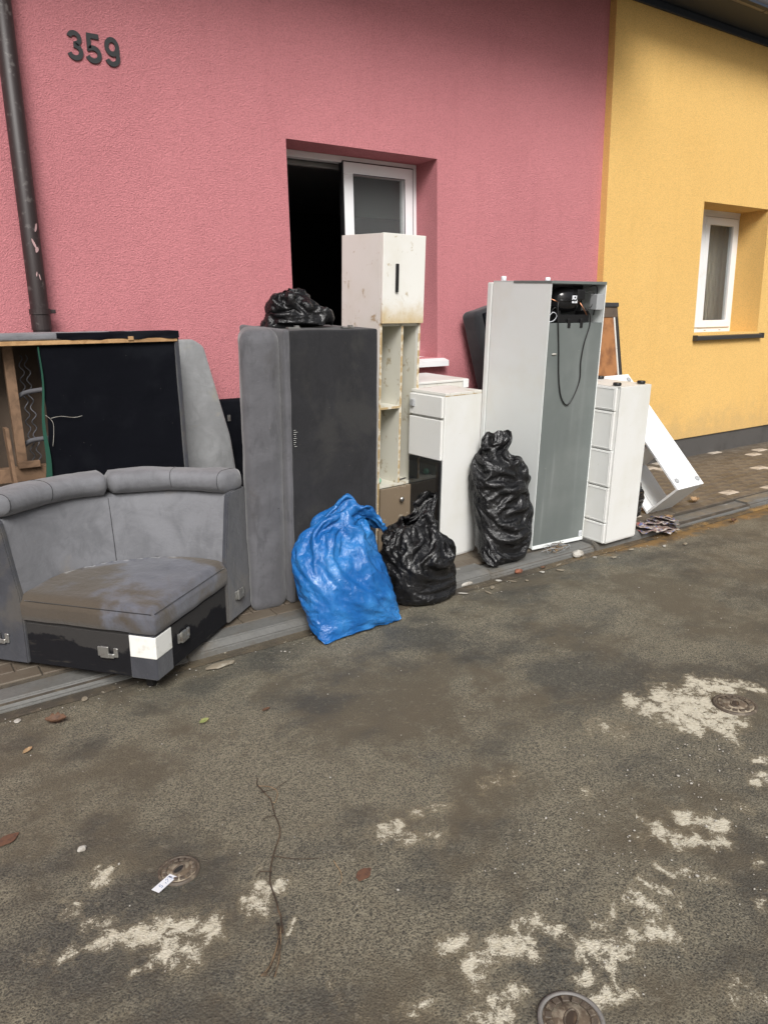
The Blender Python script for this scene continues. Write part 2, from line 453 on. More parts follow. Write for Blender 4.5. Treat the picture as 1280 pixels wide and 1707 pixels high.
def walk_z(y): return .06 + .05 * (y - 3.4)

# ------------------------------------------------------------------ ground
def np_noise(x, y, sc, seed):
    out = np.empty(x.shape)
    f = out.ravel(); xs = x.ravel(); ys = y.ravel()
    for i in range(f.size): f[i] = mnoise.noise((xs[i] * sc, ys[i] * sc, seed))
    return out
def build_road():
    xs = np.concatenate([[-60, -20, -6, -2], np.arange(-1, 7.01, .03), [8, 10, 14, 25, 60, 120]])
    ys = np.concatenate([[-60, -20, -6, -2, -.5], np.arange(.3, 3.291, .03), [3.298]])
    X, Y = np.meshgrid(xs, ys); ny, nx = X.shape
    # dried silt: centre x, y, half-lengths, turn (metres, radians), strength
    patches = RESIDUE
    res = np.zeros_like(X)
    for px, py, a, b, ang, s in patches:
        c, sn = math.cos(ang), math.sin(ang)
        u = ((X - px) * c + (Y - py) * sn) / a; v = (-(X - px) * sn + (Y - py) * c) / b
        res = np.maximum(res, s * 1.10 * np.exp(-(u * u + v * v) ** 1.5 * .45))
    mud = np.clip((Y - 3.02) / .26, 0, 1) * np.clip((X - 3.3) / 1.4, 0.25, 1) * .85
    Z = np.zeros_like(X)
    inner = (X > -1) & (X < 7) & (Y > .2)
    Z[inner] = np_noise(X[inner], Y[inner], 1.3, 4.) * .006 + np_noise(X[inner], Y[inner], 6, 9.) * .0015 - .004
    Z[Y > 3.25] = -.006
    v = np.stack([X, Y, Z], -1).reshape(-1, 3)
    i = np.arange((ny - 1) * (nx - 1)); r, c = i // (nx - 1), i % (nx - 1); a = r * nx + c
    faces = np.stack([a, a + 1, a + nx + 1, a + nx], -1)
    me = bpy.data.meshes.new('road'); me.from_pydata(v.tolist(), [], faces.tolist())
    for nm, arr in (('residue', res), ('mud', mud)):
        at = me.attributes.new(nm, 'FLOAT', 'POINT'); at.data.foreach_set('value', arr.ravel().astype(np.float32))
    me.polygons.foreach_set('use_smooth', [True] * len(me.polygons)); me.materials.append(MATS['asphalt'])
    kind(link(bpy.data.objects.new('road', me)), 'structure')
RESIDUE = [
    (2.89, 1.76, 0.089, 0.038, 0.58, 0.64), (2.92, 1.72, 0.089, 0.038, 0.57, 0.64), (2.95, 1.68, 0.089, 0.038, 0.56, 0.64), (2.99, 1.64, 0.088, 0.038, 0.54, 0.64), (2.68, 1.78, 0.116, 0.052, 0.62, 0.64), (2.71, 1.73, 0.115, 0.052, 0.6, 0.64),
    (2.74, 1.69, 0.114, 0.051, 0.59, 0.64), (2.77, 1.64, 0.113, 0.051, 0.57, 0.64), (2.62, 1.68, 0.14, 0.065, 0.61, 0.64), (2.66, 1.62, 0.138, 0.064, 0.59, 0.64), (2.69, 1.57, 0.137, 0.064, 0.57, 0.64), (2.72, 1.51, 0.136, 0.063, 0.55, 0.64),
    (2.53, 1.57, 0.057, 0.028, 0.59, 0.64), (2.54, 1.54, 0.056, 0.027, 0.58, 0.64), (2.55, 1.51, 0.056, 0.027, 0.58, 0.64), (2.66, 1.53, 0.059, 0.028, 0.56, 0.64), (2.69, 1.5, 0.059, 0.028, 0.55, 0.64), (2.71, 1.48, 0.059, 0.028, 0.55, 0.64),
    (2.73, 1.46, 0.059, 0.028, 0.54, 0.64), (2.75, 1.44, 0.059, 0.028, 0.53, 0.64), (2.63, 1.44, 0.042, 0.02, 0.55, 0.64), (2.61, 1.4, 0.041, 0.02, 0.54, 0.64), (2.59, 1.37, 0.04, 0.02, 0.53, 0.64), (2.53, 1.82, 0.079, 0.037, 0.65, 0.64),
    (2.54, 1.77, 0.078, 0.036, 0.64, 0.64), (2.55, 1.72, 0.077, 0.036, 0.63, 0.64), (2.26, 1.8, 0.07, 0.035, 0.7, 0.42), (2.27, 1.74, 0.069, 0.035, 0.68, 0.42), (2.29, 1.69, 0.068, 0.034, 0.67, 0.42), (3.06, 1.65, 0.044, 0.018, 0.53, 0.64),
    (3.06, 1.62, 0.043, 0.018, 0.53, 0.64), (3.07, 1.6, 0.043, 0.018, 0.52, 0.64), (3.07, 1.57, 0.043, 0.018, 0.52, 0.64), (3.07, 1.55, 0.042, 0.018, 0.51, 0.64), (3.07, 1.53, 0.042, 0.018, 0.51, 0.64), (1.91, 1.31, 0.019, 0.012, 0.64, 0.64),
    (1.91, 1.3, 0.019, 0.012, 0.64, 0.64), (1.91, 1.28, 0.019, 0.012, 0.63, 0.64), (1.92, 1.27, 0.018, 0.012, 0.63, 0.64), (1.92, 1.26, 0.018, 0.012, 0.62, 0.64), (1.93, 1.24, 0.018, 0.012, 0.62, 0.64), (1.91, 1.24, 0.045, 0.028, 0.62, 0.64),
    (1.91, 1.21, 0.044, 0.027, 0.61, 0.64), (1.91, 1.18, 0.044, 0.027, 0.6, 0.64), (1.91, 1.15, 0.043, 0.027, 0.59, 0.64), (2.02, 1.22, 0.047, 0.028, 0.59, 0.64), (2.04, 1.2, 0.047, 0.028, 0.58, 0.64), (2.06, 1.17, 0.047, 0.028, 0.57, 0.64),
    (2.07, 1.15, 0.047, 0.028, 0.56, 0.64), (2.09, 1.12, 0.047, 0.028, 0.55, 0.64), (1.94, 1.14, 0.031, 0.019, 0.59, 0.64), (1.96, 1.13, 0.031, 0.019, 0.58, 0.64), (1.98, 1.11, 0.031, 0.019, 0.57, 0.64), (2.0, 1.09, 0.031, 0.019, 0.56, 0.64),
    (2.02, 1.07, 0.031, 0.019, 0.55, 0.64), (2.02, 1.27, 0.019, 0.012, 0.61, 0.64), (2.03, 1.26, 0.02, 0.012, 0.6, 0.64), (1.83, 1.24, 0.035, 0.022, 0.64, 0.42), (1.76, 1.14, 0.019, 0.012, 0.63, 0.64), (1.76, 1.13, 0.019, 0.012, 0.62, 0.64),
    (1.76, 1.12, 0.019, 0.012, 0.62, 0.64), (1.77, 1.1, 0.018, 0.012, 0.61, 0.64), (1.77, 1.09, 0.018, 0.012, 0.61, 0.64), (1.8, 1.07, 0.028, 0.018, 0.59, 0.47), (1.81, 1.05, 0.028, 0.018, 0.58, 0.47), (1.83, 1.03, 0.028, 0.018, 0.57, 0.47),
    (1.84, 1.02, 0.028, 0.018, 0.57, 0.47), (1.86, 1.0, 0.028, 0.018, 0.56, 0.47), (1.87, 0.98, 0.028, 0.018, 0.55, 0.47), (1.67, 1.12, 0.026, 0.018, 0.64, 0.64), (1.67, 1.1, 0.026, 0.018, 0.63, 0.64), (1.68, 1.08, 0.026, 0.018, 0.62, 0.64),
    (1.69, 1.05, 0.026, 0.018, 0.61, 0.64), (1.59, 1.1, 0.035, 0.024, 0.65, 0.64), (1.6, 1.07, 0.034, 0.024, 0.64, 0.64), (1.6, 1.04, 0.034, 0.024, 0.63, 0.64), (1.6, 1.02, 0.033, 0.024, 0.62, 0.64), (1.42, 1.1, 0.015, 0.012, 0.7, 0.64),
    (1.43, 1.09, 0.015, 0.012, 0.69, 0.64), (1.45, 1.09, 0.015, 0.012, 0.69, 0.64), (1.47, 1.09, 0.015, 0.012, 0.68, 0.64), (1.49, 1.09, 0.016, 0.012, 0.68, 0.64), (1.53, 1.12, 0.027, 0.019, 0.68, 0.64), (1.71, 1.02, 0.02, 0.014, 0.6, 0.5),
    (1.68, 1.0, 0.019, 0.014, 0.6, 0.5), (1.26, 1.23, 0.022, 0.017, 0.8, 0.64), (1.27, 1.21, 0.022, 0.017, 0.79, 0.64), (1.28, 1.2, 0.022, 0.017, 0.78, 0.64), (1.31, 1.2, 0.031, 0.024, 0.77, 0.64), (1.31, 1.18, 0.031, 0.023, 0.76, 0.64),
    (1.32, 1.15, 0.031, 0.023, 0.75, 0.64), (1.33, 1.13, 0.03, 0.023, 0.74, 0.64), (1.16, 1.2, 0.046, 0.036, 0.82, 0.64), (1.19, 1.17, 0.046, 0.036, 0.8, 0.64), (1.23, 1.14, 0.046, 0.036, 0.77, 0.64), (1.07, 1.19, 0.027, 0.022, 0.85, 0.64),
    (1.1, 1.19, 0.028, 0.022, 0.84, 0.64), (1.14, 1.19, 0.028, 0.023, 0.82, 0.64), (1.05, 1.2, 0.027, 0.022, 0.86, 0.64), (1.05, 1.17, 0.026, 0.022, 0.85, 0.64), (1.05, 1.15, 0.026, 0.022, 0.84, 0.64), (1.05, 1.28, 0.029, 0.023, 0.88, 0.64),
    (1.07, 1.27, 0.029, 0.023, 0.87, 0.64), (1.1, 1.26, 0.029, 0.023, 0.86, 0.64), (1.33, 1.05, 0.04, 0.031, 0.71, 0.64), (1.36, 1.04, 0.04, 0.031, 0.7, 0.64), (1.4, 1.02, 0.041, 0.032, 0.68, 0.64), (1.43, 1.0, 0.041, 0.032, 0.66, 0.64),
    (1.36, 1.0, 0.022, 0.018, 0.68, 0.64), (1.39, 0.99, 0.023, 0.018, 0.67, 0.64), (1.49, 1.01, 0.025, 0.018, 0.65, 0.64), (1.5, 0.99, 0.025, 0.018, 0.64, 0.64), (1.52, 0.98, 0.025, 0.018, 0.63, 0.64), (1.55, 0.99, 0.032, 0.023, 0.63, 0.64),
    (1.56, 0.96, 0.031, 0.023, 0.61, 0.64), (1.57, 0.93, 0.031, 0.023, 0.6, 0.64), (1.26, 1.0, 0.021, 0.017, 0.72, 0.64), (1.28, 0.99, 0.021, 0.017, 0.71, 0.64), (1.29, 0.98, 0.021, 0.017, 0.7, 0.64), (1.24, 0.94, 0.025, 0.021, 0.7, 0.64),
    (1.26, 0.93, 0.025, 0.021, 0.69, 0.64), (1.28, 0.92, 0.025, 0.021, 0.68, 0.64), (1.31, 0.91, 0.025, 0.021, 0.67, 0.64), (1.33, 0.9, 0.026, 0.021, 0.65, 0.64), (1.34, 0.96, 0.016, 0.013, 0.68, 0.64), (1.35, 0.96, 0.016, 0.013, 0.67, 0.64),
    (1.21, 1.0, 0.02, 0.017, 0.73, 0.42), (1.03, 1.09, 0.024, 0.021, 0.83, 0.64), (1.05, 1.08, 0.024, 0.021, 0.82, 0.64), (1.08, 1.07, 0.025, 0.021, 0.8, 0.64), (1.11, 1.06, 0.025, 0.021, 0.79, 0.64), (0.98, 1.07, 0.028, 0.025, 0.84, 0.64),
    (1.01, 1.05, 0.028, 0.025, 0.83, 0.64), (1.03, 1.03, 0.028, 0.024, 0.81, 0.64), (1.11, 1.08, 0.015, 0.013, 0.8, 0.64), (0.85, 1.18, 0.023, 0.021, 0.94, 0.52), (0.88, 1.17, 0.024, 0.021, 0.92, 0.52), (0.91, 1.17, 0.024, 0.021, 0.9, 0.52),
    (1.19, 1.75, 0.043, 0.028, 0.96, 0.64), (1.24, 1.74, 0.044, 0.028, 0.94, 0.64), (1.21, 1.68, 0.041, 0.028, 0.94, 0.42), (1.24, 1.66, 0.041, 0.028, 0.92, 0.42), (1.27, 1.64, 0.042, 0.028, 0.91, 0.42), (1.31, 1.62, 0.042, 0.028, 0.89, 0.42),
    (1.28, 1.78, 0.027, 0.017, 0.94, 0.44), (1.3, 1.77, 0.027, 0.017, 0.93, 0.44), (1.32, 1.77, 0.028, 0.017, 0.92, 0.44), (1.34, 1.76, 0.028, 0.017, 0.91, 0.44), (1.37, 1.75, 0.028, 0.018, 0.91, 0.44), (1.39, 1.75, 0.028, 0.018, 0.9, 0.44),
    (1.41, 1.74, 0.028, 0.018, 0.89, 0.44), (1.43, 1.73, 0.028, 0.018, 0.88, 0.44), (1.46, 1.73, 0.029, 0.018, 0.87, 0.44), (1.61, 1.74, 0.037, 0.022, 0.84, 0.44), (1.64, 1.74, 0.038, 0.022, 0.83, 0.44), (1.68, 1.74, 0.038, 0.022, 0.82, 0.44),
    (1.71, 1.74, 0.039, 0.022, 0.81, 0.44), (1.75, 1.73, 0.039, 0.023, 0.8, 0.44), (1.86, 1.51, 0.031, 0.018, 0.71, 0.42), (1.88, 1.5, 0.031, 0.018, 0.7, 0.42), (2.54, 1.27, 0.03, 0.015, 0.51, 0.64), (2.56, 1.25, 0.03, 0.015, 0.51, 0.64),
    (2.57, 1.24, 0.03, 0.015, 0.5, 0.64), (2.41, 1.2, 0.041, 0.022, 0.51, 0.64), (2.44, 1.19, 0.041, 0.022, 0.51, 0.64), (2.46, 1.18, 0.042, 0.022, 0.5, 0.64), (2.0, 0.96, 0.02, 0.012, 0.51, 0.5), (2.02, 0.95, 0.02, 0.012, 0.51, 0.5),
    (1.86, 0.87, 0.029, 0.019, 0.51, 0.64), (2.22, 1.15, 0.02, 0.012, 0.53, 0.48), (2.23, 1.14, 0.02, 0.012, 0.53, 0.48), (2.23, 1.13, 0.02, 0.012, 0.53, 0.48), (2.24, 1.12, 0.02, 0.012, 0.52, 0.48), (2.25, 1.11, 0.02, 0.012, 0.52, 0.48),
    (2.26, 1.1, 0.02, 0.012, 0.51, 0.48), (1.54, 0.75, 0.043, 0.033, 0.53, 0.44), (1.57, 0.72, 0.043, 0.033, 0.52, 0.44), (0.37, 2.13, 0.019, 0.013, 1.32, 0.64), (0.38, 2.12, 0.019, 0.013, 1.32, 0.64), (0.39, 2.11, 0.019, 0.013, 1.31, 0.64),
    (0.41, 2.1, 0.019, 0.013, 1.3, 0.64), (0.42, 2.09, 0.019, 0.013, 1.3, 0.64), (0.43, 2.08, 0.019, 0.013, 1.29, 0.64), (0.35, 2.06, 0.027, 0.019, 1.32, 0.64), (0.38, 2.06, 0.028, 0.019, 1.31, 0.64), (0.21, 1.84, 0.027, 0.02, 1.36, 0.5),
    (0.23, 1.84, 0.027, 0.02, 1.35, 0.5), (0.25, 1.83, 0.027, 0.02, 1.34, 0.5), (0.27, 1.83, 0.027, 0.02, 1.33, 0.5), (0.3, 1.82, 0.027, 0.021, 1.32, 0.5), (0.29, 1.9, 0.029, 0.021, 1.33, 0.55), (0.32, 1.9, 0.029, 0.021, 1.32, 0.55),
    (0.34, 1.89, 0.029, 0.021, 1.31, 0.55), (0.36, 1.88, 0.029, 0.021, 1.3, 0.55), (0.34, 1.83, 0.044, 0.033, 1.3, 0.64), (0.39, 1.8, 0.044, 0.033, 1.28, 0.64), (0.43, 1.78, 0.044, 0.033, 1.26, 0.64), (0.47, 1.75, 0.044, 0.033, 1.23, 0.64),
    (0.42, 1.8, 0.045, 0.033, 1.26, 0.64), (0.46, 1.78, 0.044, 0.033, 1.24, 0.64), (0.5, 1.76, 0.044, 0.033, 1.22, 0.64), (0.53, 1.74, 0.044, 0.033, 1.2, 0.64), (0.57, 1.71, 0.044, 0.034, 1.18, 0.64), (0.45, 1.7, 0.048, 0.037, 1.23, 0.64),
    (0.49, 1.64, 0.046, 0.036, 1.21, 0.64), (0.45, 1.64, 0.023, 0.018, 1.22, 0.64), (0.35, 1.69, 0.017, 0.013, 1.28, 0.64), (0.37, 1.68, 0.017, 0.013, 1.27, 0.64), (0.38, 1.67, 0.017, 0.013, 1.26, 0.64), (0.57, 1.74, 0.026, 0.019, 1.19, 0.5),
    (0.58, 1.71, 0.025, 0.019, 1.18, 0.5), (0.59, 1.67, 0.025, 0.019, 1.17, 0.5), (0.14, 1.88, 0.024, 0.018, 1.4, 0.42), (0.15, 1.88, 0.025, 0.018, 1.39, 0.42), (0.17, 1.88, 0.025, 0.018, 1.38, 0.42), (0.26, 2.01, 0.035, 0.025, 1.35, 0.42),
    (0.29, 1.99, 0.035, 0.025, 1.34, 0.42), (0.74, 1.76, 0.035, 0.025, 1.12, 0.64), (0.77, 1.75, 0.035, 0.025, 1.11, 0.64), (0.8, 1.73, 0.036, 0.026, 1.1, 0.64), (0.69, 1.73, 0.034, 0.025, 1.14, 0.64), (0.7, 1.7, 0.033, 0.025, 1.13, 0.64),
    (0.72, 1.68, 0.033, 0.024, 1.12, 0.64), (0.78, 1.83, 0.015, 0.012, 1.12, 0.64), (0.72, 1.37, 0.012, 0.012, 1.04, 0.47), (0.73, 1.35, 0.012, 0.012, 1.04, 0.47), (0.73, 1.34, 0.012, 0.012, 1.04, 0.47), (0.73, 1.33, 0.012, 0.012, 1.03, 0.47),
    (0.73, 1.32, 0.012, 0.012, 1.03, 0.47), (0.73, 1.31, 0.012, 0.012, 1.02, 0.47), (0.73, 1.29, 0.012, 0.012, 1.02, 0.47), (0.74, 1.56, 0.012, 0.012, 1.08, 0.64), (0.7, 1.6, 0.012, 0.012, 1.11, 0.64), (0.77, 1.59, 0.012, 0.012, 1.08, 0.64),
    (1.14, 1.77, 0.03, 0.02, 0.98, 0.47), (1.17, 1.77, 0.031, 0.02, 0.97, 0.47), (1.19, 1.76, 0.031, 0.02, 0.96, 0.47), (0.31, 3.48, 0.053, 0.023, 1.42, 0.64), (0.34, 3.46, 0.053, 0.023, 1.42, 0.64), (0.37, 3.45, 0.053, 0.023, 1.41, 0.64),
    (0.42, 3.48, 0.044, 0.019, 1.4, 0.44), (0.44, 3.47, 0.044, 0.019, 1.39, 0.44), (0.47, 3.46, 0.044, 0.019, 1.38, 0.44), (0.49, 3.45, 0.044, 0.019, 1.38, 0.44), (0.59, 3.46, 0.049, 0.021, 1.35, 0.5), (0.61, 3.45, 0.049, 0.021, 1.35, 0.5),
    (1.16, 3.37, 0.049, 0.021, 1.21, 0.5), (1.19, 3.37, 0.049, 0.021, 1.2, 0.5), (1.22, 3.37, 0.05, 0.021, 1.19, 0.5), (1.25, 3.37, 0.05, 0.021, 1.18, 0.5),
]
build_road()

def build_walk():
    # gutter strip of muddy setts between asphalt and kerb
    bm = bmesh.new(); n = 160
    rows = []
    for j, yy in enumerate((3.285, 3.305, 3.33, 3.36)):
        rows.append([bm.verts.new((-3 + 20 * i / n, yy + (0.012 * mnoise.noise((i * .37, 0, 1)) if j == 0 else 0), [-.003, .003, .002, .004][j] + .003 * mnoise.noise((i * .6, j * 2., 3)))) for i in range(n + 1)])
    for a, b in zip(rows, rows[1:]):
        for i in range(n): bm.faces.new((a[i], a[i + 1], b[i + 1], b[i]))
    kind(from_bm('gutter', bm, 'gutter_mud', None, True), 'structure')
    # kerb: a bed and one stone after another, chamfered towards the road
    k = kind(box('kerb', -3, 17, 3.365, 3.48, -.15, .035, 'joint_sand', None, 0), 'structure')
    bm = bmesh.new(); prof = [(3.345, -.05), (3.350, .028), (3.385, .058), (3.50, .0635), (3.50, -.05)]
    a = [bm.verts.new((0.003, y, z)) for y, z in prof]; b = [bm.verts.new((.997, y, z)) for y, z in prof]
    bm.faces.new(a); bm.faces.new(b[::-1])
    for i in range(5): bm.faces.new((a[i], b[i], b[(i + 1) % 5], a[(i + 1) % 5]))
    bmesh.ops.recalc_face_normals(bm, faces=bm.faces)
    bmesh.ops.bevel(bm, geom=bm.edges[:], offset=.006, segments=2, affect='EDGES')
    me = None
    for i in range(-3, 17):
        if me is None:
            o = from_bm('kerb_stone', bm, 'kerb_concrete', k); me = o.data
        else: o = link(bpy.data.objects.new('kerb_stone', me), k)
        o.location = (i + .13, random.uniform(-.004, .004), random.uniform(-.003, .002))
        o.rotation_euler = (random.uniform(-.006, .006), 0, random.uniform(-.002, .002))
    # pavement: sloping slab that carries the paving blocks
    sw = kind(box('pavement', -3, 17, .10, 1.62, -.12, -.008, 'joint_sand', None, 0), 'structure')
    sw.location = (0, 3.4, .06); sw.rotation_euler = (TILT, 0, 0)
    variants = []
    for q in range(3):
        bm = bmesh.new(); add_box(bm, -.0975, .0975, -.0475, .0475, -.03, 0, .004, 1)
        me = bpy.data.meshes.new('paving_block'); bm.to_mesh(me); bm.free(); me.materials.append(MATS['paver_stone']); variants.append(me)
    rest = bmesh.new(); count = 0; cells = []
    for j in range(14):
        for i in range(-15, 85):
            cells.append((i * .2 + (.1 if j % 2 else 0), .155 + j * .1))
    near = sorted([c for c in cells if 4.75 < c[0]], key=lambda c: c[0])[:300]; nearset = set(near)
    for x, y in cells:
        if y > 1.45: continue
        dz = random.uniform(-.002, .0015)
        if (x, y) in nearset:
            o = link(bpy.data.objects.new('paving_block', random.choice(variants)), sw)
            o.location = (x, y, dz); o.rotation_euler = (random.uniform(-.012, .012), random.uniform(-.008, .008), random.uniform(-.01, .01))
        else: add_box(rest, x - .0975, x + .0975, y - .0475, y + .0475, -.03, dz, .004, 1)
    kind(from_bm('paving_block_field', rest, 'paver_stone', sw, recalc=False), 'stuff')
build_walk()

# ------------------------------------------------------------------ houses
PY, YY = 4.82, 4.75      # wall planes of the pink and the yellow house
def wall_with_hole(name, x0, x1, z0, z1, y, depth, hole, mat, parent):
    hx0, hx1, hz0, hz1 = hole
    bm = bmesh.new()
    o = [(x0, z0), (x1, z0), (x1, z1), (x0, z1)]; h = [(hx0, hz0), (hx1, hz0), (hx1, hz1), (hx0, hz1)]
    fo = [bm.verts.new((a, y, b)) for a, b in o]; fh = [bm.verts.new((a, y, b)) for a, b in h]
    bo = [bm.verts.new((a, y + depth, b)) for a, b in o]; bh = [bm.verts.new((a, y + depth, b)) for a, b in h]
    for i in range(4):
        j = (i + 1) % 4
        bm.faces.new((fo[i], fo[j], fh[j], fh[i])); bm.faces.new((bo[j], bo[i], bh[i], bh[j]))
        bm.faces.new((fo[j], fo[i], bo[i], bo[j])); bm.faces.new((fh[i], fh[j], bh[j], bh[i]))
    return from_bm(name, bm, mat, parent)
def frame_ring(name, x0, x1, z0, z1, y0, y1, w, mat, parent, bev=.004):
    bm = bmesh.new()
    add_box(bm, x0, x1, y0, y1, z1 - w, z1, bev); add_box(bm, x0, x1, y0, y1, z0, z0 + w, bev)
    add_box(bm, x0, x0 + w, y0 + .0006, y1 - .0006, z0 + w * .98, z1 - w * .98, bev); add_box(bm, x1 - w, x1, y0 + .0006, y1 - .0006, z0 + w * .98, z1 - w * .98, bev)
    return from_bm(name, bm, mat, parent)
def room(parent, x0, x1, y0, y1, z0, z1, mats):
    for nm, q, m in (('room_wall', (x0, x1, y1, y1 + .05, z0, z1), mats[0]), ('room_wall', (x0 - .05, x0, y0, y1, z0, z1), mats[0]), ('room_wall', (x1, x1 + .05, y0, y1, z0, z1), mats[0]),
                     ('room_floor', (x0, x1, y0, y1, z0 - .05, z0), mats[0]), ('room_ceiling', (x0, x1, y0, y1, z1, z1 + .05), mats[1])):
        box(nm, *q, m, parent, 0)

DIG = {}
def arc(cx, cy, rx, ry, a0, a1, n=18):
    return [(cx + rx * math.cos(rad(a0 + (a1 - a0) * i / n)), cy + ry * math.sin(rad(a0 + (a1 - a0) * i / n))) for i in range(n + 1)]
DIG['3'] = [arc(.30, .735, .215, .18, 165, -80) + arc(.29, .29, .245, .21, 80, -165)]
DIG['5'] = [[(.55, .92), (.13, .92), (.115, .50)] + arc(.27, .30, .26, .22, 128, -160)]
DIG['9'] = [arc(.305, .675, .225, .245, 0, 360, 28), [(.53, .70), (.53, .45)] + arc(.29, .30, .24, .22, 15, -160)]
def digit(ch, x, z, h, w, y, parent):
    bm = bmesh.new(); t = .086
    for k, path in enumerate(DIG[ch]):
        P = [Vector((a, b)) for a, b in path]; L, R = [], []
        closed = (P[0] - P[-1]).length < 1e-6
        for i in range(len(P)):
            if closed: d0, d1 = P[i] - P[i - 1 if i else -2], P[(i + 1) if i + 1 < len(P) else 1] - P[i]
            else: d0, d1 = P[i] - P[max(i - 1, 0)], P[min(i + 1, len(P) - 1)] - P[i]
            d0 = d0.normalized() if d0.length > 0 else d1.normalized(); d1 = d1.normalized() if d1.length > 0 else d0
            n0 = Vector((-d0.y, d0.x)); n1 = Vector((-d1.y, d1.x)); m = (n0 + n1); m = m / max(m.length_squared / 2, .7)
            L.append(P[i] + m * t); R.append(P[i] - m * t)
        yo = -.0006 * k
        def V(p, yy): return bm.verts.new((x + p.x * w / .6, yy, z + p.y * h))
        fl = [V(p, y - .009 + yo) for p in L]; fr = [V(p, y - .009 + yo) for p in R]; bl = [V(p, y - .001) for p in L]; br = [V(p, y - .001) for p in R]
        for i in range(len(P) - 1):
            bm.faces.new((fl[i], fl[i + 1], fr[i + 1], fr[i])); bm.faces.new((fl[i + 1], fl[i], bl[i], bl[i + 1])); bm.faces.new((fr[i], fr[i + 1], br[i + 1], br[i]))
        if not closed:
            bm.faces.new((fl[0], fr[0], br[0], bl[0])); bm.faces.new((fr[-1], fl[-1], bl[-1], br[-1]))
    return from_bm('digit', bm, 'number_black', parent)

